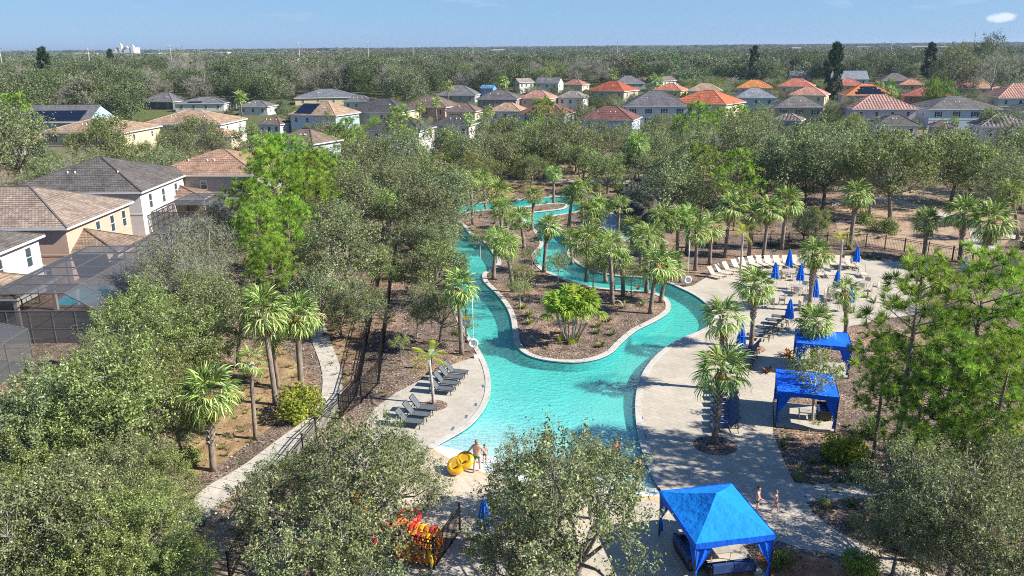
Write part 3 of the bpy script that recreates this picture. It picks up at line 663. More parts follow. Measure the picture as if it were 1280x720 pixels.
lanai(hB, 17/2+.02, 17/2-7.5, 17/2+4.2, 17/2-2.5, 2.9, 1.3, roof_mat((.31, .22, .17)))
lanai(hC, 16/2+.02, -4.5, 16/2+4.4, 1.5, 2.9, 1.5, roof_mat((.36, .27, .2)))
def cage(label, x0, y0, x1, y1, h, flat, poolc, nb=5, poff=None):
    """screened pool cage: bronze frame, insect-screen panels, mansard-shaped"""
    o = thing('pool_cage', label, 'pool cage', ((x0+x1)/2, (y0+y1)/2, 0)); w, d = x1-x0, y1-y0; hx, hy = w/2, d/2
    fr = MB(); zt = h+flat; s = .9
    xs_ = [-hx+w*i/nb for i in range(nb+1)]; ys_ = [-hy+d*i/nb for i in range(nb+1)]
    prof = [(-hx, h), (-hx+w*.22, zt), (hx-w*.22, zt), (hx, h)]
    for yy in ys_:
        pts = [(-hx, yy, 0)] + [(a, yy, b) for a, b in prof] + [(hx, yy, 0)]
        for a, b in zip(pts, pts[1:]): fr.bar(a, b, .09, .09)
    for a, b in prof + [(0, zt), (-hx, h*.45), (hx, h*.45)]: fr.bar((a, -hy, b), (a, hy, b), .07, .07)
    for sgn_ in (-1, 1):
        for x_ in xs_[1:-1]: fr.bar((x_, sgn_*hy, 0), (x_, sgn_*hy, h), .06, .06)
        fr.bar((-hx, sgn_*hy, h), (hx, sgn_*hy, h), .07, .07); fr.bar((-hx, sgn_*hy, h*.45), (hx, sgn_*hy, h*.45), .05, .05)
    fr.build('cage_frame', M['cage'], o)
    for j in range(nb):
        ya, yb = ys_[j]+.05, ys_[j+1]-.05
        for (a, b), (c, e) in zip(prof, prof[1:]):
            q = MB(); q.face([(a, ya, b), (c, ya, e), (c, yb, e), (a, yb, b)]); q.build('screen_panel', M['screen'], o)
        q = MB(); q.face([(hx, ya, .05), (hx, yb, .05), (hx, yb, h), (hx, ya, h)]); q.build('screen_panel', M['screen'], o)
        xa, xb = xs_[j]+.05, xs_[j+1]-.05
        q = MB(); q.face([(xa, -hy, .05), (xb, -hy, .05), (xb, -hy, h), (xa, -hy, h)]); q.build('screen_panel', M['screen'], o)
    dk = thing('private_pool_deck', None, None, o.location); dk['kind'] = 'structure'
    MB().box((0, 0, .03), (hx, hy, .03)).build('patio', M['patio'], dk)
    q_ = at(*poff) if poff else None; ex, ey = (q_.x-(x0+x1)/2, q_.y-(y0+y1)/2) if poff else (0, 0); ex = max(-hx+2, min(hx-2, ex)); ey = max(-hy+2.8, min(hy-2.8, ey))
    p = MB(); P = [(ex+a_, ey+b_) for a_, b_ in ((-1.6, -2.6), (1.6, -2.6), (1.9, 0), (1.5, 2.6), (-1.7, 2.4))]; p.prism(catmull(P, 4), .05, .075); p.build('patio_pool', poolc, dk)
    return o
pool_blue = plain('small_pool_blue', (.02, .42, .62), .1, .8, 0, .2, .8)
cage('dark screened pool cage with arched bays beside the pink-beige house', ax+4.8, ay-1.5, ax+12.5, ay+12, 2.7, 1.1, pool_blue)
cage('large dark screened pool cage in front of the pink-beige house, blue pool inside', ax+.8, ay-17.8, ax+11.5, ay-2.3, 2.7, 1.4, pool_blue, 6, (122, 362))
cage('screened pool cage behind the bare trees beside the white house', bx_+.6, by_+1, bx_+9, by_+9, 2.7, .9, pool_blue)
cage('dark flat screen cage at the left edge above the oaks', ax-5, ay-36, ax+8.5, ay-22, 2.7, .7, pool_blue)
# ---- the far houses, read off the photograph: left, right, ridge y, eave y
WHT = (.70, .68, .64); CRM = (.66, .55, .38); BLU = (.40, .52, .60); GRY = (.42, .42, .42); PCH = (.62, .42, .32); OLV = (.36, .35, .26); LAV = (.48, .44, .50); YEL = (.70, .56, .25)
ORG = (.56, .19, .085); RED = (.46, .13, .07); PNK = (.50, .26, .20); GRS = (.17, .17, .175); DGR = (.10, .10, .10); TAN = (.44, .31, .21); MAR = (.24, .10, .08); BRN = (.22, .16, .13)
FAR = [
 (33,132,131,152,0,BLU,GRS,'blue-white house with grey roof and a wide solar array among the left-hand oaks','flat','solar'),
 (68,190,148,165,-6,CRM,TAN,'cream house with tan hip roof and red shutters behind a round oak','flat','shut'),
 (188,300,138,155,-4,WHT,TAN,'white house with tan hip roof right of the red-shuttered cream house','flat',''),
 (180,236,113,127,-15,GRS,GRS,'low grey-roofed house against the oak wood on the left','shingle','low'),
 (226,290,121,129,0,WHT,GRS,'low flat-looking grey house with solar panels and a white screen cage','shingle','lowsolar'),
 (365,452,111,122,10,CRM,(.2,.215,.235),'cream house with blue-grey hip roof below the bare grey trees','flat','low'),
 (363,450,127,144,-22,BLU,TAN,'house with blue side wall and half tan, half solar roof','flat','solarleft'),
 (435,525,123,140,-15,CRM,DGR,'house with long dark grey roof between the blue-walled and peach houses','flat',''),
 (503,577,119,134,-20,PCH,BRN,'peach house with dark brown hip roof and tall windows','flat','shut'),
 (340,428,156,179,-28,(.40,.45,.50),(.25,.19,.15),'blue-grey house with brown hip roof just above the bright pines','flat',''),
 (460,545,144,163,-15,WHT,DGR,'white house with dark grey roof half hidden by trees above the left pines','flat',''),
 (540,600,143,156,-15,WHT,DGR,'house with grey roof behind the oaks left of centre','flat',''),
 (595,655,112,124,-12,(.36,.29,.28),(.17,.155,.16),'purple-brown house with dark grey hip roof left of the picture centre','flat',''),
 (545,603,106,119,-10,GRY,GRS,'low grey house with grey roof and palm in front','shingle','low'),
 (600,622,102,110,-20,(.15,.35,.62),(.12,.25,.45),'small bright blue gabled building in the wood','shingle','gable'),
 (640,668,93,103,30,WHT,(.30,.25,.22),'white gabled house with brown roof just right of centre','shingle','gable'),
 (668,706,92,104,-20,WHT,GRS,'white house with grey gabled roof under bare twigs','shingle','gable'),
 (702,738,97,106,-30,CRM,(.40,.20,.14),'small house with faded red roof and white gable end','flat','low'),
 (734,800,98,114,-35,(.52,.46,.36),RED,'tan house with vivid orange-red hip roof','flat',''),
 (648,700,108,123,-25,PCH,PNK,'peach house with pinkish roof among the palms','flat',''),
 (695,738,107,122,-20,WHT,(.30,.27,.25),'white house with pale grey-brown roof left of the orange-red roof','flat',''),
 (765,805,93,104,0,GRY,GRS,'grey house with low grey roof behind the orange-red roof','shingle','low'),
 (815,862,98,113,-30,YEL,(.54,.23,.13),'yellow house with salmon orange roof beside tall green palms','flat',''),
 (815,846,90,101,35,WHT,(.20,.16,.15),'white gable-ended house with brown roof behind the palms','shingle','gable'),
 (856,906,98,114,-15,WHT,TAN,'white house with tan hip roof and twin dark hip lines','flat',''),
 (775,864,112,133,-8,(.55,.62,.68),(.165,.165,.175),'pale blue house with grey hip roof and dark shutters','flat','shut'),
 (836,934,113,130,-38,(.70,.60,.40),(.60,.19,.09),'tall cream yellow house with bright orange-red hip roof','flat','tall'),
 (720,806,130,150,-20,(.42,.52,.58),(.235,.115,.10),'pale blue house with mottled maroon hip roof','flat',''),
 (645,722,126,143,-20,(.45,.45,.45),(.235,.12,.10),'house with mottled maroon roof left of the pale blue maroon-roofed one','flat',''),
 (918,968,95,110,-15,CRM,(.62,.25,.08),'cream house with bright orange hip roof','flat',''),
 (914,972,109,122,-10,BLU,(.26,.28,.30),'light blue house with grey hip roof','flat',''),
 (842,872,80,93,-20,GRY,GRS,'far grey-roofed house beside the green verge','shingle','gable'),
 (872,905,79,86,-25,WHT,(.26,.26,.27),'far white house with stepped grey gables','shingle','gable'),
 (895,930,87,94,5,GRY,(.10,.11,.13),'far low house with dark roof in the trees','shingle','low'),
 (806,850,93,106,-20,GRY,GRS,'grey hip-roofed house beside the white gable end','shingle','low'),
 (970,1022,95,108,-25,PCH,(.56,.20,.13),'peach house with red hip roof right of the bright orange roof','flat',''),
 (984,1040,102,119,-30,CRM,(.58,.29,.20),'house with salmon hip roof in front of the red-roofed one','flat',''),
 (962,1031,117,134,-12,OLV,(.215,.195,.175),'olive house with grey-brown hip roof and white window frames','flat','shut'),
 (965,1008,136,150,-30,(.45,.40,.35),(.28,.22,.20),'house with barrel-tiled brown and white striped roof behind the oaks','striped',''),
 (1034,1084,87,99,-10,BLU,(.24,.26,.29),'blue-grey house with white gable end behind the tall dark conifer','shingle','gable'),
 (1038,1082,94,107,-20,PCH,(.52,.19,.13),'house with red roof and cream hip lines behind the solar roof','flat',''),
 (1050,1114,103,119,-8,(.56,.50,.44),(.68,.24,.07),'house with orange roof and stepped solar panels','flat','solarstep'),
 (1053,1138,118,136,-5,(.52,.47,.52),(.52,.31,.26),'lavender house with pink striped tile roof','striped',''),
 (1088,1147,140,156,-12,WHT,(.145,.135,.125),'house with dark weathered hip roof just behind the big oaks','flat',''),
 (1095,1140,88,101,-10,GRY,(.165,.145,.14),'house with wide dark brown roof in front of the wood','shingle','low'),
 (1122,1157,93,106,-20,PCH,(.58,.28,.17),'house with salmon orange roof and pale ridges','flat',''),
 (1124,1192,109,120,-20,(.52,.20,.10),(.40,.14,.10),'terracotta house with dark red roof half hidden by a bright tree','flat',''),
 (1143,1240,120,136,-4,(.55,.62,.66),(.175,.165,.155),'pale blue-white house with weathered grey hip roof and blue shutters','flat','shut'),
 (1215,1284,141,158,-10,WHT,(.26,.23,.22),'house with boldly striped barrel-tile roof at the right edge','striped',''),
 (1183,1243,94,110,-5,CRM,(.50,.27,.20),'cream house with pink-brown hip roof near the tall oaks on the right','flat',''),
 (1232,1310,103,122,-5,WHT,(.54,.31,.24),'white house with pink barrel-tile roof at the right edge','striped',''),
 (1263,1330,126,139,-5,WHT,(.17,.165,.16),'white house with grey roof at the right edge','flat',''),
 (1160,1194,146,158,-15,(.35,.3,.3),(.19,.12,.115),'low house with maroon roof between the oaks and the striped roof','flat','low'),
 (610,662,127,139,-18,WHT,TAN,'white house with tan roof between the palms and the purple-brown house','flat',''),
 (556,606,128,139,-18,CRM,BRN,'cream house with brown roof behind the oaks left of centre','flat',''),
 (985,1012,86,94,-10,WHT,GRS,'far white house with grey roof left of the tall conifer','shingle','gable'),
 (764,806,84,92,-10,CRM,BRN,'far cream house with brown roof in the edge of the wood','shingle','low'),
 (430,470,118,127,-10,WHT,GRS,'small white house with grey roof behind the blue-walled one','flat','low'),
 (300,345,125,133,-8,WHT,GRS,'low white house with grey roof right of the screen cage','shingle','low'),
 (322,366,146,155,-20,WHT,BRN,'low brown-roofed house above the blue-grey one','flat','low'),
 (252,300,160,170,-6,CRM,TAN,'cream house with tan roof half hidden by oaks on the left','flat','low'),
 (20,66,166,176,5,WHT,TAN,'low house with tan roof hidden left of the big round oak','flat','low'),
]
for (x0, x1, yr, ye, rz, wc, rc, lab, kind, opt) in FAR:
    low = 'low' in opt; ze = 3.0 if low else (6.2 if opt == 'tall' else 5.4)
    P = at((x0+x1)/2, ye, ze); dep = proj(P)[2]; a = abs(R_(rz)); W_ = (x1-x0)*dep/FPX
    w = (W_-.9)/(math.cos(a)+.80*math.sin(a)); d = w*.80
    cen = Vector((P.x, P.y)) + (Vector((P.x, P.y)).normalized()*(d/2*math.cos(a) + w/2*math.sin(a)*.6))
    lo, hi = .8, 8.0
    T = Vector((cen.x, cen.y, 0))
    for _ in range(30):
        m_ = (lo+hi)/2
        if proj((cen.x, cen.y, ze+m_))[1] > yr: lo = m_
        else: hi = m_
    rise = min(max(lo, d*.5*math.tan(R_(15))), d*.5*math.tan(R_(30)))
    rows = 8 if kind != 'shingle' and W_*FPX/dep > 60 else 1
    hh = house(lab, cen.x, cen.y, w, d, R_(rz), wc, rc, rise, ze, rows, plain('ridge_tile', tuple(min(1, c*(1.5 if kind == 'striped' else (.5 if rc[0] < .3 else 1.35))) for c in rc)),
          gable=('gable' in opt or opt in ('solar',)), front=4 if w > 14 else 3, side=2, left=2,
          shutter=plain('shutter_paint', (.35, .05, .05) if 'cream house' in lab else (.02, .03, .07)) if 'shut' in opt else None, kind=kind, low=(opt == 'tall' or ye < 140))
    if 'solar' in opt:
        n_, m2 = (7, 3) if opt == 'solar' else (4, 2)
        hyy = d/2+.45; sl_ = math.atan2(rise, hyy); arr = {'solarleft': -w*.22, 'solar': 0, 'lowsolar': -w*.1, 'solarstep': 0}[opt]
        pm = MB().box((0, 0, 0), (.5, .8, .03)).mesh('solar_panel', M['solar'])
        for r_ in range(3 if opt != 'lowsolar' else 1):
            cnt = n_*2 if opt == 'solar' else (9-2*r_ if opt == 'solarstep' else 5)
            for c_ in range(cnt):
                yy = -hyy + (1.3+r_*1.68)*math.cos(sl_); zz = ze + (1.3+r_*1.68)*math.sin(sl_)+.12
                if zz > ze+rise: continue
                add('solar_panel', pm, hh, (arr+(c_-(cnt-1)/2)*1.06, yy, zz), (sl_, 0, 0))
    HOUSES.append((cen.x, cen.y, max(w, d)*.58)); HN.append((cen.x, cen.y, lab)); RECT.append((x0, x1, yr, ye+(5 if ye > 115 else 1), dep))
# far town on the horizon
def block(label, px, D, w, h, d, col, roofc, name='town_building', group=None, towers=0):
    dirn = (at(px, 200)-CP); dirn.z = 0; dirn.normalize(); P = dirn*D
    o = thing(name, label, 'building', (P.x, P.y, 0), 0, group)
    b = MB().box((0, 0, h/2), (w/2, d/2, h/2)); wl = b.build('wall', stucco(col), o)
    r = MB(); r.box((0, 0, h+1.2), (w/2+.6, d/2+.6, 1.2)); r.build('roof', plain('town_roof', roofc), o)
    g = MB()
    for fz in range(1, int(h/3.4)+1):
        for k in range(int(w/4)): g.box((-w/2+4*k+2, -d/2-.05, fz*3.4-1.2), (.8, .08, .7))
    g.v and g.build('window', M['glass'], o)
    for t in range(towers):
        tx = (-.42+.84*t/(max(1, towers-1)))*w
        th = h + (-3, 9, 2, 6)[t % 4]; tw = (5.5, 3.2, 6.5, 3.6)[t % 4]
        q = MB().box((tx, -d/2, th/2), (tw, 4.2, th/2)); q.build('tower', stucco(col), o)
        q = MB().tube([(tx, -d/2, th), (tx, -d/2, th+4)], [tw*1.3, .4], 4); q.build('tower_roof', plain('town_roof', roofc), o)
    return o
block('big white many-towered hotel standing above the trees on the horizon', 178, 2300, 52, 27, 30, (.80, .76, .70), (.6, .58, .55), towers=4)
rt = random.Random(5)
for i in range(46):
    px = rt.choice([rt.uniform(385, 540), rt.uniform(100, 300), rt.uniform(540, 640), rt.uniform(960, 1250), rt.uniform(200, 560)]); red = 380 < px < 560
    block('pale block with %s roof among the distant roofs on the horizon' % ('red' if red else 'white'), px, rt.uniform(1500, 2700), rt.uniform(16, 46), rt.uniform(11, 16), 20, (.78, .74, .70) if rt.random() < .7 else (.6, .35, .28), (.50, .19, .14) if red else (.68, .66, .63), 'distant_building', 'distant red-roofed blocks on the horizon' if red else 'distant white-roofed blocks on the horizon')
for k, (px, D, h, lab) in enumerate([(24, 620, 26, 'leaning pale utility pole at the far left of the horizon'), (131, 640, 24, 'pale utility pole left of the white hotel'), (230, 640, 26, 'grey utility pole right of the white hotel, bare tree below'), (385, 650, 27, 'utility pole with crossarms left of the red-roofed town'), (468, 760, 28, 'utility pole with crossarms above the red-roofed town'), (522, 800, 24, 'short utility pole right of the red-roofed town'), (594, 720, 26, 'utility pole with crossarms near the middle of the horizon'), (768, 760, 27, 'utility pole right of the middle of the horizon'), (1097, 900, 26, 'thin utility pole between the two tall conifers'), (1196, 900, 33, 'tall lattice-headed mast at the right of the horizon')]):
    dirn = (at(px, 200)-CP); dirn.z = 0; dirn.normalize(); P = dirn*D
    o = thing('utility_pole', lab, 'utility pole', (P.x, P.y, 0)); MB().tube([(0, 0, 0), (0.5 if k == 0 else 0, 0, h)], [.42, .3], 6).build('pole', M['pale_bark'], o)
    MB().box((0, 0, h-2), (2.4, .15, .15)).build('crossarm', M['pale_bark'], o); MB().box((0, 0, h-4.2), (1.9, .15, .15)).build('crossarm', M['pale_bark'], o)
# ================================================================== vegetation
def unit(v): return v/np.maximum(1e-9, np.linalg.norm(v, axis=-1, keepdims=True))
def leaf_quads(C, size, rng, asp=.5, upb=.6, U=None, NB=.9):
    n = len(C); u = unit(rng.normal(size=(n, 3)) if U is None else U*.3 + rng.normal(size=(n, 3)))
    nn = unit(rng.normal(size=(n, 3))*.8 + np.array([0, 0, upb]) + (0 if U is None else U*NB)); v = unit(np.cross(nn, u))
    L = size*rng.uniform(.6, 1.25, (n, 1)); a = u*L*.5; b = v*L*.5*asp
    V = np.stack([C-a, C+b+a*.1, C+a, C-b+a*.1], 1).reshape(-1, 3)
    return V, np.arange(n*4).reshape(n, 4)
def tubes_np(S, n=4):
    """S: list of (p0, p1, r0, r1)"""
    V = []; Fq = []
    for p0, p1, r0, r1 in S:
        p0 = np.asarray(p0, float); p1 = np.asarray(p1, float); t = p1-p0; L = np.linalg.norm(t)
        if L < 1e-6: continue
        t = t/L; a = np.cross(t, [0, 0, 1.] if abs(t[2]) < .9 else [1., 0, 0]); a /= np.linalg.norm(a); b = np.cross(t, a); o = len(V)*1
        for p, r in ((p0, r0), (p1, r1)):
            for k in range(n): an = 2*math.pi*k/n; V.append(p + (a*math.cos(an) + b*math.sin(an))*r)
        for k in range(n): Fq.append((o+k, o+(k+1) % n, o+n+(k+1) % n, o+n+k))
    return np.array(V).reshape(-1, 3), np.array(Fq, dtype=int).reshape(-1, 4)
def lobes(rng, R, zc, n, flat=.8):
    out = []
    for i in range(n):
        az = i*2.4 + rng.uniform(-.5, .5); el = math.asin(min(1, max(-1, 1 - 1.55*(i+.5)/n)))
        rr = R*rng.uniform(.30, .88); d = np.array([math.cos(az)*math.cos(el), math.sin(az)*math.cos(el), math.sin(el)*flat])
        out.append((np.array([0, 0, zc]) + d*rr, R*rng.uniform(.18, .42)))
    return out
def make_tree(seed, R=4.0, zc=4.6, nl=13, clumps=300, per=60, size=.16, mats=('oak1', 'oak2', 'oak3'), w=(.34, .5, .16), flat=.85, cr=.16, twigs=.6, bark='bark', asp=.5, bare=0.0, bottom=-.75, thin=.38):
    """returns (trunk mesh, crown mesh): limbs reach the lobes, twigs the sprays, leaves sit along the outward-growing sprays"""
    rng = np.random.default_rng(seed); LB = lobes(rng, R, zc, nl, flat); CC = []; S = []; tw = []
    top = np.array([rng.uniform(-.1, .1)*R, rng.uniform(-.1, .1)*R, zc-R*.45]); k0 = top*np.array([.5, .5, .55]); S.append(((0, 0, -.1), k0, R*.052, R*.042)); S.append((k0, top, R*.042, R*.034))
    for (c, r) in LB:
        mid = (top+c)/2 + rng.normal(size=3)*R*.08; S.append((top, mid, R*.024, R*.015)); S.append((mid, c, R*.015, R*.008))
    W_ = np.array([r**2 for _, r in LB]); W_ = W_/W_.sum(); zmin = zc + bottom*R*flat; C0 = np.array([0, 0, zc-R*.3])
    for i in range(clumps):
        c, r = LB[rng.choice(len(LB), p=W_)]
        out = unit(c-C0); d = unit(rng.normal(size=3) + out*.55 + np.array([0, 0, .25])); p = c + d*r*rng.uniform(.45, 1.0)
        if p[2] < zmin: p[2] = zmin + abs(rng.normal())*.25
        g = unit(d + rng.normal(size=3)*.35 + np.array([0, 0, .25])); L = R*cr*rng.uniform(.6, 1.7)
        CC.append((p, g, L, d))
        if rng.random() < twigs:
            m = c + (p-c)*.5 + rng.normal(size=3)*r*.1; tw.append((c, m, R*.0055, R*.004)); tw.append((m, p, R*.004, R*.0025)); tw.append((p, p + g*L*1.1, R*.0025, R*.0008))
            for _ in range(int(bare*6)): e = p + unit(rng.normal(size=3) + g*1.8)*R*rng.uniform(.08, .24); tw.append((p, e, R*.0028, R*.0008))
    P = []; D = []
    for p, g, L, d in CC:
        k = int(per*rng.uniform(.35, 1.5)*(1 - bare*rng.uniform(.2, 1)))
        if k < 2: continue
        t = rng.uniform(-.25, 1.15, (k, 1)); lat = rng.normal(size=(k, 3))*L*thin*(1.15-.6*np.clip(t, 0, 1))
        P.append(p + g*L*t + lat); D.append(unit(lat)*.5 + d*.45)
    P = np.concatenate(P); D = np.concatenate(D)
    V, Fc = leaf_quads(P, size, rng, asp, .45, D)
    mi = rng.choice(3, size=len(P), p=w)
    V2, F2 = tubes_np(tw, 3)
    if len(tw): V = np.concatenate([V, V2]); Fc = np.concatenate([Fc, F2+len(P)*4]); mi = np.concatenate([mi, np.full(len(F2), 3)])
    cm = mesh_np('crown', V, Fc, [M[x] for x in mats] + [M['twig']], mi)
    tv, tf = tubes_np(S, 7); return mesh_np('trunk', tv, tf, [M[bark]], smooth=True), cm
def make_pine(seed, H=11.0, R=3.2, ntuft=420, blades=34, L=.34, z0=.38, mats=('pn1', 'pn2', 'pn3'), w=(.25, .5, .25), bl=.035, dense=1.0):
    rng = np.random.default_rng(seed); S = [((0, 0, -.1), (0, 0, H*.5), .17, .13), ((0, 0, H*.5), (.2, .1, H*.95), .13, .04)]; T = []; tw = []
    nb = 34
    for i in range(nb):
        z = H*(z0 + (1-z0)*i/nb); t = (z/H-z0)/(1-z0); r = R*(math.sin(math.pi*min(1, .22+.78*t))**.7)*rng.uniform(.6, 1.12)+.2
        az = i*2.4+rng.uniform(-.5, .5); d = np.array([math.cos(az), math.sin(az), .22+.5*t]); b0 = np.array([0, 0, z]); e = b0 + d*r
        tw.append((b0, e, .045, .015))
        k = max(3, int(ntuft/nb*(.5+r/R)))
        for _ in range(k):
            f = rng.uniform(.35, 1.05)**.7; c = b0 + d*r*f + rng.normal(size=3)*np.array([.42, .42, .25])*(.5+r*.22); T.append((c, unit(d + rng.normal(size=3)*.6)))
            if rng.random() < .4: tw.append((b0 + d*r*f*.85, c, .012, .006))
    V = []; mi = []
    T.append((np.array([.2, .1, H]), np.array([0, 0, 1.])))
    C = np.array([t[0] for t in T]); D = np.array([t[1] for t in T]); n = len(C)
    C = np.repeat(C, blades, 0); D = np.repeat(D, blades, 0); d = unit(D*.75 + rng.normal(size=D.shape)*.75 + np.array([0, 0, .35])); sidev = unit(np.cross(d, rng.normal(size=d.shape)))*bl*.5
    Ln = L*rng.uniform(.7, 1.2, (len(C), 1)); A = C + d*.03
    V = np.stack([A-sidev, A+sidev, A+d*Ln+sidev*.4, A+d*Ln-sidev*.4], 1).reshape(-1, 3); Fc = np.arange(len(C)*4).reshape(-1, 4)
    mi = np.repeat(rng.choice(3, size=n, p=w), blades); mi = np.where(rng.random(len(mi)) < .25, rng.choice(3, size=len(mi), p=w), mi)
    V2, F2 = tubes_np(tw, 3)
    cm = mesh_np('crown', np.concatenate([V, V2]), np.concatenate([Fc, F2+len(V)]), [M[x] for x in mats]+[M['pine_bark']], np.concatenate([mi, np.full(len(F2), 3)]))
    tv, tf = tubes_np(S, 7); return mesh_np('trunk', tv, tf, [M['pine_bark']], smooth=True), cm
def frond_np(rng, L=1.0, pet=.9, blades=16, spread=1.75, droop=.5, w=.055, pal=False):
    """one fan leaf along +X: petiole, then blades in a folded fan (pal: feather leaf)"""
    V = []; Fq = []; mi = []
    def strip(pts, ws, m, side):
        o = len(V)
        for p, ww in zip(pts, ws): V.append(p-side*ww); V.append(p+side*ww)
        for i in range(len(pts)-1): Fq.append((o+2*i, o+2*i+1, o+2*i+3, o+2*i+2)); mi.append(m)
    P = [np.array([0, 0, 0.]), np.array([pet*.5, 0, .06]), np.array([pet, 0, 0.])]
    strip(P, [.035, .022, .015], 1, np.array([0, 1., 0]))
    if pal:
        n = blades*2; TL = L*2.0
        for i in range(n):
            t = (i+1)/n; c = np.array([pet+TL*t, 0, -droop*TL*t*t*.75])
            if i == 0: c0 = P[-1]
            strip([c0, c], [.02, .014], 1, np.array([0, 1., 0])); c0 = c
            for s in (-1, 1):
                ll = L*.55*math.sin(math.pi*min(1, .15+.85*(1-t)**.7))+.12; a = np.array([.45, s*.9, .12]); a /= np.linalg.norm(a)
                mid = c + a*ll*.5 + np.array([0, 0, .02]); tip = c + a*ll + np.array([0, 0, -droop*ll*.7])
                strip([c, mid, tip], [.02, w*.5, .004], int(rng.choice(3, p=[.2, .5, .3])), np.array([.8, 0, .2]))
    else:
        for i in range(blades):
            th = -spread + 2*spread*(i+.5)/blades + rng.uniform(-.05, .05); ll = L*(1-.28*abs(th/spread)**1.5)*rng.uniform(.9, 1.08)
            d = np.array([math.cos(th), math.sin(th), .10*math.cos(th*2)]); side = np.array([-math.sin(th), math.cos(th), .55*(-1)**i]); side /= np.linalg.norm(side)
            b0 = P[-1] + d*.04; m1 = P[-1] + d*ll*.5 + np.array([0, 0, .05]); m2 = P[-1] + d*ll*.8 + np.array([0, 0, -droop*ll*.18]); tip = P[-1] + d*ll*.97 + np.array([0, 0, -droop*ll*.62])
            strip([b0, m1, m2, tip], [.012, w*.62, w*.42, .004], int(rng.choice(3, p=[.25, .5, .25])), side)
    return np.array(V), np.array(Fq), np.array(mi)
def frond_angles(rng, n, lo=-.75, hi=1.35):
    out = []
    for i in range(n):
        t = (i+.5)/n; out.append((i*2.39996 + rng.uniform(-.2, .2), hi + (lo-hi)*t**.85 + rng.uniform(-.1, .1), rng.uniform(.85, 1.12)))
    return out
def rotm(az, el, roll=0):
    return np.array((Matrix.Rotation(az, 3, 'Z') @ Matrix.Rotation(-el, 3, 'Y') @ Matrix.Rotation(roll, 3, 'X')))
def palm_crown(seed, n=30, mats=('pm1', 'pm2', 'pm3'), pal=False, lo=-.75, **kw):
    rng = np.random.default_rng(seed); V = []; Fq = []; mi = []; o = 0
    for az, el, s in frond_angles(rng, n, lo=lo):
        v, f, m = frond_np(rng, pal=pal, droop=rng.uniform(.4, 1.0), **kw); v = (v*s) @ rotm(az, el, rng.uniform(-.5, .5)).T + np.array([0, 0, -.15 if el < 0 else .05])
        V.append(v); Fq.append(f+o); mi.append(m); o += len(v)
    return mesh_np('crown', np.concatenate(V), np.concatenate(Fq), [M[x] for x in mats], np.concatenate(mi))
PC = [palm_crown(s, 36, L=1.0, pet=.85) for s in (1, 2, 3)] + [palm_crown(4, 20, lo=-.3, L=.95, pet=.8)]
PCF = [palm_crown(s, 22, L=1.05, pet=.8, blades=9, w=.11) for s in (5, 6)]
PCY = palm_crown(7, 13, ('yl2', 'yl2', 'yl3'), True, lo=-.15, L=.75, pet=.3, blades=8, w=.06)
PCQ = palm_crown(8, 15, ('br2', 'yl2', 'pm3'), True, lo=-.35, L=.8, pet=.35, blades=9, w=.06)
FR = []
for s in (11, 12, 13):
    rg = np.random.default_rng(s); v, f, m = frond_np(rg, L=1.0, pet=.9, droop=.35+.28*(s-11), blades=18, w=.06); FR.append(mesh_np('frond', v, f, [M['pm1'], M['pm2'], M['pm3']], m))
v_, f_, m_ = frond_np(np.random.default_rng(44), L=.85, pet=.8, droop=1.2, blades=14, w=.05); FRD = mesh_np('dead_frond', v_, f_, [M['thatch'], M['tan'], M['thatch']], m_)
bb = MB(); bb.face([(0, -.07, 0), (0, .07, 0), (.16, .035, .26), (.16, -.035, .26)]); bb.face([(0, -.07, 0), (.16, -.035, .26), (.04, 0, .2)]); bb.face([(0, .07, 0), (.04, 0, .2), (.16, .035, .26)])
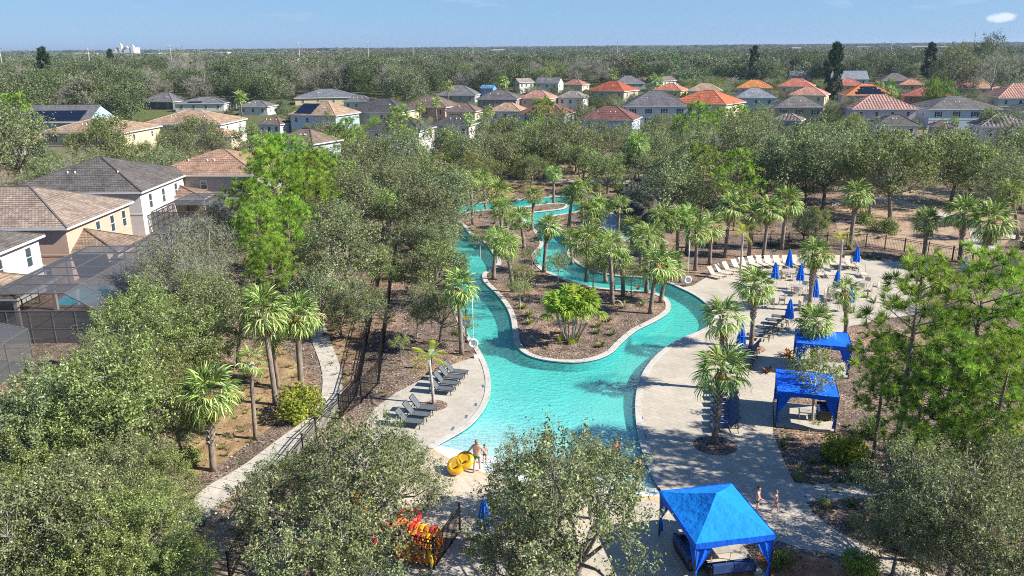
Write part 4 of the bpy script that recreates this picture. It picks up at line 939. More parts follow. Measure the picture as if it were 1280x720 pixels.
def palm(bx, by, cx, cy, label, R=1.75, near=False, crown=None, boots=.45, tr=.17, group=None, fronds=38, thatch=False, tz=None, bark='palm_bark', name='sabal_palm'):
    R *= .9; b = at(bx, by, 0); H = tz or height_at(b, cy); t = at(cx, cy, H)
    if (Vector((t.x, t.y))-Vector((b.x, b.y))).length > H*.5:
        t = Vector((b.x+(t.x-b.x)*.3, b.y+(t.y-b.y)*.3, H))
    o = thing(name, label, 'palm tree', (b.x, b.y, 0), 0, group); rr = random.Random(bx*7+by)
    dx, dy = t.x-b.x, t.y-b.y; top = Vector((dx, dy, H-.15))
    pts = [Vector((dx*u**1.5, dy*u**1.5, (H-.15)*u)) for u in (0, .12, .3, .5, .7, .88, 1)]
    MB().tube(pts, [tr*1.35, tr*1.05, tr, tr*.97, tr*.95, tr*1.0, tr*1.15], 8).build('trunk', M[bark], o)
    if boots and near:
        q = MB(); n = int((H*boots)/.17)
        for i in range(n):
            u = 1 - boots*i/n; p = Vector((dx*u**1.5, dy*u**1.5, (H-.15)*u))
            for k in range(5):
                an = k*2*math.pi/5 + i*.63; ca, sa = math.cos(an), math.sin(an); r0 = tr*.92
                def X(a, w_, z): return (p.x + ca*(r0+a) - sa*w_, p.y + sa*(r0+a) + ca*w_, p.z+z)
                q.face([X(0, -.075, 0), X(0, .075, 0), X(.12, .04, .2), X(.12, -.04, .2)]); q.face([X(0, .075, 0), X(0, 0, .22), X(.12, .04, .2)]); q.face([X(0, -.075, 0), X(.12, -.04, .2), X(0, 0, .22)])
        tag(q.build('trunk_boots', M['boot'], o), kind='stuff')
    if thatch or near:
        MB().tube([top-Vector((0, 0, .75)), top-Vector((0, 0, .35)), top+Vector((0, 0, .05))], [tr*1.15, tr*2.1, tr*1.0], 9).build('crown_base', M['thatch' if thatch else 'boot'], o)
    if near:
        rng = np.random.default_rng(bx*31+by)
        for i, (az, el, s) in enumerate(frond_angles(rng, fronds, lo=-.85)):
            f = add('frond', FR[min(2, int(max(0, (1.0-el))/.8))], o, top + Vector((0, 0, .1-.1*i/fronds)), (rr.uniform(-.4, .4), -el, az), s*R/1.75); f.rotation_mode = 'XYZ'
        for i in range(rr.choice([1, 2, 4, 5])): add('dead_frond', FRD, o, top - Vector((0, 0, .25)), (0, rr.uniform(1.1, 1.4), rr.uniform(0, 6.28)), R/1.9)
    else:
        me = crown or (PC[rr.randrange(4)]); add('crown', me, o, top, (rr.uniform(-.1, .1), rr.uniform(-.1, .1), rr.uniform(0, 6.28)), R/1.75*rr.uniform(.95, 1.08))
    return o
P_ = palm
P_(267,588,260,490,'sabal palm with shaggy white booted trunk nearest the big left oak mass', 2.0, True, boots=.7, thatch=True, tr=.17)
P_(320,549,313,450,'thin smooth-trunked palm right of the shaggy booted palm', 1.1, True, boots=.0, fronds=14, tr=.13)
P_(345,506,328,388,'tall palm with bare trunk left of the garden path bend', 1.9, True, boots=.1, tr=.17)
P_(348,486,338,412,'short palm half behind the tall palm left of the garden path', 1.5, True, boots=.2, tr=.13, fronds=20)
P_(377,486,371,393,'palm with brown trunk closest to the garden path', 1.9, True, boots=.25, thatch=True, tr=.2)
P_(577,443,573,358,'palm on the left pool bank beside the black sign post', 1.75, True, boots=.3, thatch=True, tr=.17)
P_(542,505,536,447,'small yellow-green feather palm growing in a ring between the grey loungers', 1.3, False, crown=PCY, tr=.1, bark='pale_bark', name='feather_palm')
P_(893,554,902,462,'leaning booted palm in a round mulch ring beside the navy loungers', 2.0, True, boots=.75, thatch=True, tr=.19, fronds=28)
P_(903,487,904,396,'palm just above the navy loungers, its crown at the edge of the right pool bank', 1.8, True, boots=.5, tr=.2, fronds=26)
P_(939,434,943,356,'palm with smooth lower trunk next to the striped row of grey loungers', 1.85, True, boots=.55, tr=.17)
P_(1011,389,1019,316,'palm with orange-brown thatch bulb among the cafe tables', 1.8, True, boots=.6, thatch=True, tr=.2)
P_(1057,420,1056,362,'short palm with orange thatch right of the cafe tables', 1.4, True, boots=.5, thatch=True, tr=.18, fronds=22)
P_(1016,458,1019,402,'palm rising in front of the farther blue cabana', 1.7, True, boots=.8, tr=.2)
P_(1200,327,1204,265,'left one of the two thick palms by the curved park path', 2.4, True, boots=.5, tr=.26)
P_(1225,337,1240,275,'right one of the two thick palms by the curved park path', 2.7, True, boots=.6, thatch=True, tr=.26)
P_(1155,322,1158,276,'palm behind the umbrella nearest the right-hand pine', 1.9, True, boots=.5, tr=.22)
P_(1062,312,1071,243,'tall palm in front of the bare white-limbed tree', 2.1, True, boots=.4, thatch=True, tr=.24)
P_(977,312,984,252,'dark-based palm at the left end of the park fence', 2.2, True, boots=.4, thatch=True, tr=.22)
P_(1049,345,1053,298,'slim palm with lemon-yellow crown beside the umbrellas on the right', 1.15, False, crown=PCY, tr=.11, bark='pale_bark', name='feather_palm')
P_(925,344,929,290,'slim palm with golden crown behind the beige loungers', 1.2, False, crown=PCY, tr=.11, bark='pale_bark', name='feather_palm')
for a in [(869,338,872,288,'palm with red-brown upper trunk left of the beige loungers',1.9,1),(887,331,889,283,'second palm with brown trunk just left of the beige loungers',1.9,1),(906,322,913,258,'tall palm with curved trunk behind the beige lounger row',2.1,1),(936,321,940,268,'palm directly right of the golden-crowned slim palm',2.0,1),(954,322,962,262,'palm between the golden-crowned palm and the fence end',2.0,1),
          (813,392,822,328,'thick grey palm at the right tip of the island',2.1,1),(826,378,836,330,'palm leaning right at the tip of the island',1.9,1),(808,366,811,297,'palm behind the two at the tip of the island',1.9,0),
          (765,380,762,308,'dark-trunked palm on the island above the right channel',2.0,0),(733,352,735,300,'palm on the bend between the two channels',2.2,0),(680,340,685,282,'palm with curved trunk inside the small channel loop',1.7,1),
          (617,349,621,296,'slim dark-trunked palm on the left edge of the island',1.6,0),(641,365,632,306,'leaning grey palm on the left part of the island',1.7,0),(591,281,588,223,'tall thin palm at the head of the left channel',1.6,0),(571,258,570,216,'palm behind the head of the left channel',1.7,0),
          (665,287,668,243,'palm between the two bands of the upper river loop',1.6,0),(711,284,716,242,'dark slim palm right of the upper river loop',1.9,0),(692,254,692,216,'palm on the spit of the upper river loop',1.5,0),
          (793,232,797,178,'tall palm standing alone above the rock grotto',2.4,0),(757,352,752,318,'bushy low palm beside the right channel, left of the dark-trunked palm',1.8,0),(779,370,776,322,'palm with hidden trunk left of the island tip',1.7,0),
          (636,300,628,262,'low full palm beside the yellow-tinged one on the island',2.1,0),(655,310,650,272,'yellow-tinged short palm on the island near the inner loop',1.7,0),(627,290,622,238,'broad palm at the top of the island',2.2,0),
          (607,262,603,222,'palm left of the broad one at the top of the island',1.7,0),(738,302,737,264,'left palm of the dense clump beside the grotto pool',2.0,0),(750,300,748,258,'middle palm of the dense clump beside the grotto pool',2.0,0),(728,285,727,236,'tall palm behind the dense clump by the grotto',2.0,0),
          (772,302,774,258,'palm before the dark mouth of the grotto',1.7,0),(790,318,789,284,'palm right of the grotto pool, lowest crown',1.7,0),(828,322,828,272,'palm below the big grey oak, left one',2.0,0),(846,322,848,275,'palm below the big grey oak, right one',2.0,0),
          (858,318,862,270,'palm between the lamp post and the red-brown trunks',1.9,0),(800,340,803,296,'palm behind the thin yellow-green tree',1.8,0),(715,330,712,296,'palm on the strip right of the small loop',1.5,0),
          (480,300,478,252,'palm among grey oaks left of the long fence',2.1,0),(545,352,549,318,'palm among oaks just left of the left channel',1.7,0),(560,235,556,200,'palm at the left end of the back path',1.9,0),(440,200,437,172,'palm above the bright pines',1.6,0),
          (680,225,678,190,'palm behind the back path, left of centre',1.6,0),(655,222,652,185,'palm next to the spit, behind the back path',1.7,0),(720,215,718,178,'palm under the maroon roofs',1.6,0),(1275,262,1278,222,'palm cut off by the right edge beside the park',2.8,0),(1272,300,1262,240,'silvery palm behind the pair at the right edge',2.2,0)]:
    P_(a[0], a[1], a[2], a[3], a[4], a[5], bool(a[6]), boots=.35, thatch=bool(a[6]), tr=.19, fronds=26)
# ---- tree variants
OAKN = [make_tree(s, 4.0, 4.5, 17, 275, 104, .15, thin=.22, cr=.18) for s in (21, 22, 23)]
OAKG = [make_tree(s, 4.0, 4.5, 17, 250, 96, .15, ('grey1', 'grey2', 'grey3'), thin=.22, cr=.18) for s in (31, 32, 33)]
TWIG = [make_tree(s, 4.0, 4.5, 15, 420, 56, .13, ('grey1', 'grey2', 'grey3'), bare=.8, twigs=1, bark='pale_bark') for s in (41, 42)]
OAKM = [make_tree(s, 4.0, 3.9, 13, 270, 44, .22, ('m1', 'm2', 'm3'), bottom=-.95) for s in (51, 52, 53)]
GRYM = [make_tree(s, 4.0, 3.9, 13, 270, 42, .21, ('n1', 'n2', 'n3'), bottom=-.95) for s in (61, 62, 63)]
BARM = [make_tree(s, 4.0, 4.2, 12, 300, 18, .18, ('grey2', 'grey2', 'grey3'), bare=.85, twigs=1, bark='pale_bark') for s in (71,)]
BRTM = [make_tree(s, 4.0, 4.4, 12, 230, 40, .24, ('br1', 'br2', 'br3')) for s in (81,)]
OLVM = [make_tree(s, 4.0, 4.4, 12, 230, 36, .24, ('m2', 'ol2', 'tan'), w=(.45, .4, .15)) for s in (91,)]
DARK = [make_tree(s, 4.0, 4.4, 12, 250, 44, .22, ('w1', 'm1', 'm2')) for s in (95,)]
WOOD = [make_tree(s, 4.0, 3.8, 14, 260, 34, .26, m, (.42, .42, .16), bottom=-.95) for s, m in ((131, ('w1', 'w2', 'w4')), (132, ('w1', 'w2', 'w3')), (133, ('w3', 'w3', 'w4')), (134, ('w1', 'w6', 'w2')))]
WBAR = [make_tree(s, 4.0, 3.9, 13, 300, 14, .2, m, (.3, .4, .3), bare=.8, twigs=1, bark='pale_bark') for s, m in ((141, ('w3', 'w4', 'w5')), (142, ('w5', 'w5', 'w3')))]
PINN = [make_pine(s, 11, 3.3, 380, 56, .36, bl=.028) for s in (101, 102, 104)]; PINR = [make_pine(s, 12, 3.0, 230, 60, .38, bl=.028) for s in (105, 106)]; PINM = [make_pine(103, 10, 2.8, 170, 18, .42, bl=.08)]
CONI = [make_pine(s, 11, 2.9, 420, 14, .6, .06, ('dk', 'dk', 'dk'), bl=.16) for s in (111,)]
SLIM = [make_tree(121, 2.0, 3.2, 7, 90, 34, .15, ('m2', 'ol2', 'oak3'), cr=.2, bark='pale_bark', twigs=1)]
KINDS = dict(oak=(OAKN, 4.0, 4.6, 'oak_tree'), goak=(OAKG, 4.0, 4.6, 'oak_tree'), twig=(TWIG, 4.0, 4.6, 'bare_tree'), wood=(WOOD, 4.0, 3.8, 'oak_tree'), wbar=(WBAR, 4.0, 3.9, 'bare_tree'), oakm=(OAKM, 4.0, 3.9, 'oak_tree'), gm=(GRYM, 4.0, 3.9, 'oak_tree'), barm=(BARM, 4.0, 4.2, 'bare_tree'),
             brt=(BRTM, 4.0, 4.4, 'leafy_tree'), olv=(OLVM, 4.0, 4.4, 'leafy_tree'), dark=(DARK, 4.0, 4.4, 'oak_tree'), pine=(PINN, 3.3, 7.6, 'pine_tree'), piner=(PINR, 3.0, 8.2, 'pine_tree'), pinem=(PINM, 2.8, 6.8, 'pine_tree'), coni=(CONI, 2.9, 6.5, 'conifer'), slim=(SLIM, 2.0, 3.2, 'young_tree'))
TREES = []
_q = random.Random(77)
def tree(kind, x, y, s, label, group=None, zs=None, cat='tree', rz=None):
    V, R, zc, nm = KINDS[kind]; tm, cm = V[_q.randrange(len(V))]
    o = thing(nm, label, cat, (x, y, 0), _q.uniform(0, 6.28) if rz is None else rz, group); o.scale = (s, s, s*(zs or _q.uniform(.92, 1.08)))
    add('trunk', tm, o); add('crown', cm, o); TREES.append((x, y, R*s)); return o
def T(kind, px, py, rpx, label, zs=1.0, group=None):
    """tree whose crown is centred on the photograph's (px, py) with radius rpx: solve its scale and foot"""
    V, R, zc, nm = KINDS[kind]; s = 1.0
    if kind in ('gm', 'oakm', 'barm', 'dark', 'olv', 'brt') and px > 300 and 118 < py < 232:
        for x0_, x1_, yt_, yb_, kd_ in RECT:
            ov = min(px+rpx*.8, x1_) - max(px-rpx*.8, x0_)
            if ov > .25*min(rpx*1.6, x1_-x0_) and py > yb_ and py-rpx*1.12 < yb_: py = min(py+16, yb_+rpx*1.12)
    for _ in range(25):
        P = at(px, py, zc*s*zs); s = .5*s + .5*max(.15, min(3.2, rpx*proj(P)[2]/FPX/(R*.86)))
    P = at(px, py, zc*s*zs); return tree(kind, P.x, P.y, s, label, group, zs)
# the left foreground mass
T('twig', 222, 338, 52, 'bare grey-twigged oak between the pool cages and the bright pines')
T('twig', 262, 320, 50, 'second bare grey oak, touching the bright pines on their left')
T('goak', 290, 395, 52, 'grey oak crown above the thin smooth-trunked palm')
T('oak', 178, 408, 56, 'green oak just right of the blue patio pool')
T('oak', 240, 440, 58, 'green oak left of the shaggy booted palm crown')
T('goak', 62, 500, 50, 'grey-green oak covering the flat screen cage on the left')
T('oak', 130, 515, 88, 'largest green oak of the left foreground mass')
T('goak', 15, 545, 78, 'grey-green oak at the left edge below the cages')
T('oak', 195, 600, 48, 'green oak edge beside the orange ground patch')
T('goak', 70, 650, 88, 'grey oak in the lower left corner')
T('oak', 165, 675, 72, 'green oak at the bottom left, left of the white path')
T('oak', 235, 700, 34, 'small green crown at the bottom, right of the white path gap')
for a in [('goak',125,462,44,'grey-green oak between the cages and the largest green oak'),('oak',185,480,56,'green oak right of the largest green oak, behind it'),('oak',60,590,62,'green oak low on the left, behind the corner oak'),('goak',130,600,58,'grey-green oak in the middle of the left mass'),
          ('oak',20,625,52,'green oak at the left edge above the corner'),('goak',225,530,40,'grey oak hugging the shaggy booted palm trunk'),('oak',200,640,44,'green oak over the orange bare ground'),('oak',115,720,60,'green oak cut by the bottom edge on the left'),('goak',15,715,60,'grey oak in the very corner bottom left'),('oak',255,385,42,'green oak below the second bare oak'),('twig',235,365,46,'bare grey oak third in the line beside the cages'),('twig',285,285,34,'bare grey tree behind the bright pines'),('oak',200,715,44,'green oak at the bottom edge beside the white path gap')]: T(*a)
# bottom centre and right
T('goak', 430, 630, 100, 'big grey-green oak over the tube pen at the bottom', 1.0)
T('goak', 488, 592, 58, 'upper lobe oak behind the big one over the tube pen')
T('goak', 355, 610, 52, 'grey oak beside the long fence at the bottom')
T('goak', 400, 725, 82, 'grey oak cut by the bottom edge left of the pen')
T('goak', 715, 652, 106, 'big grey-green oak in front of the shallow beach')
T('goak', 740, 590, 50, 'upper right lobe oak of the beach oak')
T('goak', 655, 595, 48, 'upper left lobe oak of the beach oak')
T('goak', 645, 700, 58, 'oak at the bottom edge left of the blue cabana')
T('goak', 1150, 625, 66, 'dark grey oak over the side path in the lower right')
T('goak', 1215, 560, 50, 'grey oak in front of the bright pines')
T('goak', 1195, 650, 84, 'dark grey oak in the lower right')
T('goak', 1122, 672, 46, 'grey oak beside the red mulch bed')
T('goak', 1250, 600, 60, 'grey oak at the right edge low down')
T('goak', 1245, 705, 75, 'grey oak in the lower right corner')
T('twig', 1262, 350, 36, 'thin grey-twigged tree right of the bright pines')
# bright pines
for a in [(342,240,40,'tallest bright green pine of the left group'),(325,296,30,'bright pine at the lower left of the left pine group'),(380,235,30,'bright pine at the right of the left pine group'),(352,215,34,'bright pine at the back of the left pine group'),(340,330,26,'low bright pine with pale trunks in the left pine group'),(312,262,26,'bright pine on the left flank of the left pine group'),(360,285,28,'bright pine in the middle front of the left pine group'),(395,222,26,'slim bright pine at the far right of the left pine group')]:
    T('pine', *a)
T('piner', 1140, 425, 66, 'large bright pine over the blue cabanas'); T('piner', 1222, 412, 64, 'large bright pine right of the one over the cabanas'); T('piner', 1185, 490, 50, 'bright pine below the two large right-hand pines'); T('piner', 1272, 455, 52, 'bright pine cut by the right edge'); T('piner', 1105, 470, 36, 'slim pine closest to the blue cabanas')
T('piner', 1250, 500, 50, 'bright pine low at the right edge'); T('piner', 1150, 520, 40, 'sparse low pine among the right trunks')
T('pinem', 922, 222, 24, 'small bright pine under the cream house, left of the park'); T('pinem', 880, 214, 22, 'small bright pine right of the grotto oak'); T('pinem', 872, 156, 19, 'bright pine before the tall cream yellow house'); T('pinem', 680, 150, 18, 'bright pine before the maroon roofs'); T('pinem', 905, 156, 14, 'bright pine against the cream yellow wall')
T('pinem', 500, 158, 17, 'bright pine before the dark grey roof'); T('pinem', 435, 172, 17, 'bright pine right of the brown hip roof'); T('pinem', 16, 150, 22, 'bright pine left of the solar-roofed house')
# mid trees
for a in [('gm',365,300,34,'grey oak directly behind the low bright pine'),('gm',415,290,34,'grey oak between the pines and the long fence'),('gm',385,335,30,'grey oak over the upper garden path'),('oakm',470,335,24,'green oak pressed against the long fence'),('gm',425,395,26,'small grey oak beside the path bend'),('gm',515,300,30,'grey oak left of the channel head'),('oakm',505,265,26,'olive oak left of the pale grey oak'),('gm',470,235,30,'grey oak above the palm by the fence'),('oakm',425,240,28,'olive oak right of the tallest bright pine'),('gm',395,190,26,'grey oak above the bright pine group'),('oakm',540,222,24,'olive oak left of the back path'),
          ('gm',610,165,22,'grey oak below the peach house'),('oakm',690,200,22,'olive oak behind the spit palms'),('gm',650,190,22,'grey oak left of the spit palms'),('oakm',722,160,22,'olive oak under the mottled maroon roof'),('gm',780,165,22,'grey oak between maroon and grey roofs'),('oakm',850,205,26,'olive oak behind the grotto oak'),('gm',800,205,24,'grey oak right of the lone tall palm'),('gm',905,235,24,'grey oak left of the park'),('oakm',955,230,28,'olive oak at the left end of the park'),('gm',1010,225,30,'grey oak between park and oak wall'),('oakm',1060,210,26,'olive oak above the bare white tree'),('gm',1160,175,30,'grey oak under the weathered grey roof'),('oakm',1010,160,24,'olive oak below the olive house'),('gm',950,160,24,'grey oak left of the striped roof'),('oakm',1250,160,24,'olive oak before the boldly striped roof')]: T(*a)
for a in [('gm',430,315,48,'grey oak right of the bright pines'),('gm',398,368,40,'grey oak overhanging the garden path'),('goak',455,385,32,'grey oak with pale trunk beside the long fence'),('gm',528,262,42,'big pale grey oak above the left channel'),('gm',498,235,34,'grey oak behind the pale grey oak above the channel'),
          ('oakm',540,338,38,'green oak left of the left channel'),('gm',552,308,28,'grey-green oak leaning to the left channel above the green one'),('goak',548,388,34,'oak with slim trunk standing in the grey mulch'),('gm',560,290,26,'oak branch crown leaning over the left channel'),
          ('gm',445,262,38,'grey oak behind the palm left of the long fence'),('gm',330,195,30,'grey oak behind the bright pines'),('oakm',410,205,34,'olive oak right behind the bright pines'),('gm',450,210,32,'grey oak below the dark grey roof'),('gm',505,200,34,'grey oak left of the back path'),('oakm',470,180,26,'round oak before the dark grey roof'),
          ('gm',838,232,44,'large dark grey oak beside the rock grotto'),('gm',868,250,30,'grey oak on the right of the grotto'),('gm',930,192,42,'grey oak above the small bright pines'),('gm',978,190,46,'large grey oak in the right-hand oak wall'),('gm',1035,188,48,'broad grey oak in the middle of the right-hand oak wall'),('gm',1080,180,44,'tall grey oak under the lavender house'),('oakm',1120,205,50,'pale green oak with visible trunk above the park lawn'),
          ('oakm',1195,185,44,'dark green oak right of the pale green one'),('gm',1235,190,42,'grey oak below the striped roof'),('oakm',1275,180,40,'dark oak at the right edge below the striped roof'),('gm',1262,240,36,'silvery oak at the right edge above the park'),('oakm',1215,222,32,'dark oak at the far end of the park path'),
          ('gm',22,186,46,'round grey oak at the left edge above the houses'),('oakm',128,180,34,'round oak in front of the cream red-shuttered house'),('oakm',235,172,26,'oak before the tan-roofed white house'),('gm',268,180,24,'grey oak below the tan-roofed white house'),('oakm',322,158,22,'dark oak left of the brown hip roof'),('gm',415,150,26,'grey tree before the half-solar roof'),
          ('gm',700,180,34,'grey oak below the mottled maroon roof'),('oakm',660,170,28,'oak below the maroon roof, left'),('gm',630,190,32,'grey oak left of the centre palms'),('gm',590,180,32,'grey oak behind the back path'),('oakm',560,160,26,'oak before the purple-brown house'),('gm',745,176,28,'grey oak under the pale blue house'),('gm',812,172,32,'grey oak below the pale blue shuttered house'),('gm',870,185,28,'grey oak below the bright pine'),('oakm',630,150,24,'oak before the peach house'),
          ('gm',730,120,18,'grey round tree beside the tan orange-roofed house'),('dark',745,122,13,'dark tree left of the tall palms'),('oakm',760,215,24,'oak behind the tall lone palm'),('brt',770,210,16,'bright green young tree by the back path'),('brt',725,200,18,'bright tree behind the back path'),('brt',1173,118,20,'bright leafy tree hiding the terracotta house'),('brt',645,205,16,'bright green tree behind the palms'),
          ('brt',470,150,12,'small bright tree before the dark grey roof'),('olv',605,190,18,'yellow-green tree left of the centre palms'),('olv',600,210,15,'yellow tree among the back palms'),('gm',1005,285,20,'feathery tree behind the blue umbrellas'),('olv',1020,280,17,'light olive tree over the park fence'),('gm',1065,130,15,'grey tree left of the lavender house'),('oakm',1120,130,14,'green tree before the weathered grey roof')]:
    T(*a)
T('barm', 1090, 235, 30, 'bare white-limbed tree behind the tall palm'); T('barm', 885, 178, 26, 'bare white tree before the cream yellow wall'); T('barm', 230, 82, 22, 'bare pale tree under the utility pole')
for px, py, r_, lab in ((690,378,13,'small wispy tree left of the clump palm'),(650,362,14,'wispy tree beside the leaning grey palm'),(735,385,12,'small thin tree right of the clump palm'),(790,345,15,'airy tree between the thick island palms'),(600,300,13,'airy small tree at the left edge of the island'),(665,320,12,'wispy tree at the inner loop bank'),(520,395,15,'young tree in the grey mulch left of the slim oak'),(500,430,12,'sapling in the mulch above the sun deck')): T('slim', px, py, r_, lab)
T('slim', 769, 330, 19, 'thin yellow-green tree on the island beside the right channel'); T('slim', 697, 330, 17, 'wispy tree at the mouth of the small loop'); T('slim', 742, 335, 16, 'wispy young tree hanging over the right channel'); T('slim', 1022, 470, 34, 'slender white-stemmed tree in front of the nearer dark cabana'); T('slim', 655, 345, 16, 'wispy tree with pale stem on the island')

for px, D_, top, rp_, lab in ((1031, 330, 54, 10, 'tall dark conifer left of the grey gabled roof'), (1146, 440, 54, 7.5, 'narrow dark conifer above the wide brown roof'), (933, 440, 58, 6.5, 'narrow dark conifer above the bright orange roof'), (75, 420, 60, 9, 'dark bushy conifer on the left skyline'), (157, 600, 62, 4.5, 'small dark conifer beside the white hotel')):
    dr_ = at(px, 200)-CP; dr_.z = 0; dr_.normalize(); hh = height_at(dr_*D_, top); o = tree('coni', dr_.x*D_, dr_.y*D_, 1.0, lab); k_ = rp_*D_/FPX/3.3; o.scale = (k_, k_, hh/11.3); TREES[-1] = (dr_.x*D_, dr_.y*D_, k_*2.9)
T('brt', 330, 60, 0.1, 'x') if False else None
T('dark', 1235, 72, 30, 'dark olive crown on the right skyline'); T('barm', 1245, 92, 30, 'bare grey tree below the dark crown on the right skyline'); T('gm', 1190, 92, 30, 'pale round tree on the right before the far ridge')
for px, py, r in ((820,103,13),(628,102,10),(560,108,9),(1115,115,10),(1098,108,9),(30,158,9),(425,78,7),(300,122,11),(610,140,10),(525,135,9),(545,128,8),(690,155,11),(765,92,9),(585,150,10)):
    P = at(px, py, 7.0); d_ = proj(P)[2]; R = r*d_/FPX
    o = thing('fan_palm', {820: 'bushy palm pair beside the yellow house', 628: 'dark palm left of the white gabled house', 560: 'palm before the low grey house', 1115: 'left palm of the pair behind the lavender house', 1098: 'palm behind the solar orange roof', 30: 'palm at the left end of the oak wood', 425: 'tall palm standing out of the wood above the cream house', 300: 'low palms right of the white screen cage', 610: 'palm before the purple-brown house', 525: 'palm between the dark grey roof and the peach house', 545: 'palm before the peach house window', 690: 'palm left of the mottled maroon roof', 765: 'dark palm in front of the wood above the orange-red roof', 585: 'palm cluster below the purple-brown house'}[px], 'palm tree', (P.x, P.y, 0))
    MB().tube([(0, 0, 0), (0, 0, 7)], [.3, .25], 6).build('trunk', M['palm_bark'], o); add('crown', PCF[px % 2], o, (0, 0, 7), (0, 0, px), R/1.75)
# ---- random fill between the gardens and houses; keeps roofs, pools and lawns clear
KEEP = [proj((x, y, 5.6))+(r,) for x, y, r in HOUSES]; HP = [(x, y, r) for x, y, r in HOUSES]
clear = [px_poly([(440,500),(600,240),(900,235),(1060,235),(1300,225),(1300,720),(440,720)]), px_poly([(0,330),(300,250),(480,200),(560,240),(440,500),(0,720)])]
rf = random.Random(9); rest = []; fill = []
def free(x, y, rad):
    for hx_, hy_, hr in HP:
        if (x-hx_)**2+(y-hy_)**2 < (hr+rad*.55)**2: return False
    px, py, dd = proj((x, y, 0))
    if not (-420 < px < 1700): return False
    for P in clear:
        if poly_in(x, y, P): return False
    return True
def hides(x, y, rad, h):
    px, py, d = proj((x, y, h*.58)); rp = rad*FPX/d
    for x0_, x1_, yt_, yb_, kd_ in RECT:
        if kd_ > d*.98 and min(px+rp*.9, x1_) - max(px-rp*.9, x0_) > 2 and py-rp*1.05 < yb_ and py+rp > yt_: return True
    for (kx, ky, kd, kr) in KEEP[:4]:
        if kd > d and abs(kx-px) < kr*FPX/kd*.8+rp*.75 and py-rp*.95 < ky+13 and py+rp > ky-14: return True
    return False
cand = []
D = 96.0
while D < 520:
    step = 7.6 if D < 260 else 9.0
    X = -D*1.0
    while X < D*1.0:
        cand.append((X+rf.uniform(-.42, .42)*step, D+rf.uniform(-.42, .42)*step)); X += step
    D += step*.95
for x, y in cand:
    d_ = math.hypot(x, y); pxx = proj((x, y, 0))[0]
    deep = d_ > (225 if pxx < 330 else 270 if pxx < 620 else 330 if pxx < 800 else 420)
    s = rf.uniform(1.5, 2.25) if deep else rf.uniform(.6, 1.1)
    if deep and rf.random() < .42: continue
    if any((x-a)**2+(y-b)**2 < (3.2+r*.35)**2 for a, b, r in TREES): continue
    if not free(x, y, 4*s): continue
    if hides(x, y, 4*s, 7.2*s):
        s = rf.uniform(.35, .55)
        if rf.random() < .45 or hides(x, y, 4*s, 7.2*s): continue
    nse = math.sin(x*.021+1.3)*math.cos(y*.017)+rf.uniform(-.7, .7)
    px = proj((x, y, 0))[0]
    k = rf.choices(['wood', 'wbar', 'oakm'], [.66, .28, .06])[0] if deep else rf.choices(['oakm', 'gm', 'barm', 'brt', 'olv', 'dark', 'pinem'], [.34+.1*nse, .30-.05*nse, .16 if px < 760 else .10, .02, .05, .11, .015])[0]
    (fill if -60 < pxx < 1340 else rest).append((d_, x, y, s, k) if -60 < pxx < 1340 else (x, y, 0, s, k))
fill.sort()
lab_area = lambda px, d: ('left' if px < 430 else 'middle' if px < 860 else 'right', 'between the houses' if d < 330 else 'in the wood behind the houses')
for i, (d_, x, y, s, k) in enumerate(fill):
    if i < 230:
        a, b = lab_area(proj((x, y, 0))[0], d_); kd = {'wood': 'tall dark oak', 'wbar': 'tall bare grey tree', 'oakm': 'olive green oak', 'gm': 'grey-green oak', 'barm': 'bare grey-twigged tree', 'brt': 'bright green leafy tree', 'olv': 'yellowish green tree', 'dark': 'dark green oak', 'pinem': 'bright green pine'}[k]
        hx_, hy_, hl = min(HN, key=lambda h: (h[0]-x)**2+(h[1]-y)**2); p0 = proj((x, y, 0)); p1 = proj((hx_, hy_, 0)); dx_, dd_ = p0[0]-p1[0], p0[2]-p1[2]
        rel = ('left of' if dx_ < 0 else 'right of') if abs(dx_)*p0[2]/FPX > abs(dd_)*1.1 else ('in front of' if dd_ < 0 else 'behind')
        sw = 'small ' if s < .75 else 'mid-sized ' if s < 1.1 else 'very tall ' if s > 1.95 else ''
        short = ' '.join(hl.split()[:6]); short = short.rsplit(' and', 1)[0] if short.endswith((' and', ' the', ' a', ' in', ' with', ' half', ' behind', ' of')) else short
        for w_ in (' and', ' the', ' a', ' in', ' with', ' half', ' behind', ' of', ' beside', ' right', ' left', ' above', ' below'):
            if short.endswith(w_): short = short[:-len(w_)]
        LB_ = (sw+kd+' '+rel+' the '+short).replace('tall tall', 'tall'); tree(k, x, y, s, LB_, LB_.replace('oak ', 'oaks ').replace('tree ', 'trees ').replace('pine ', 'pines '))
    else: rest.append((x, y, 0, s, k))
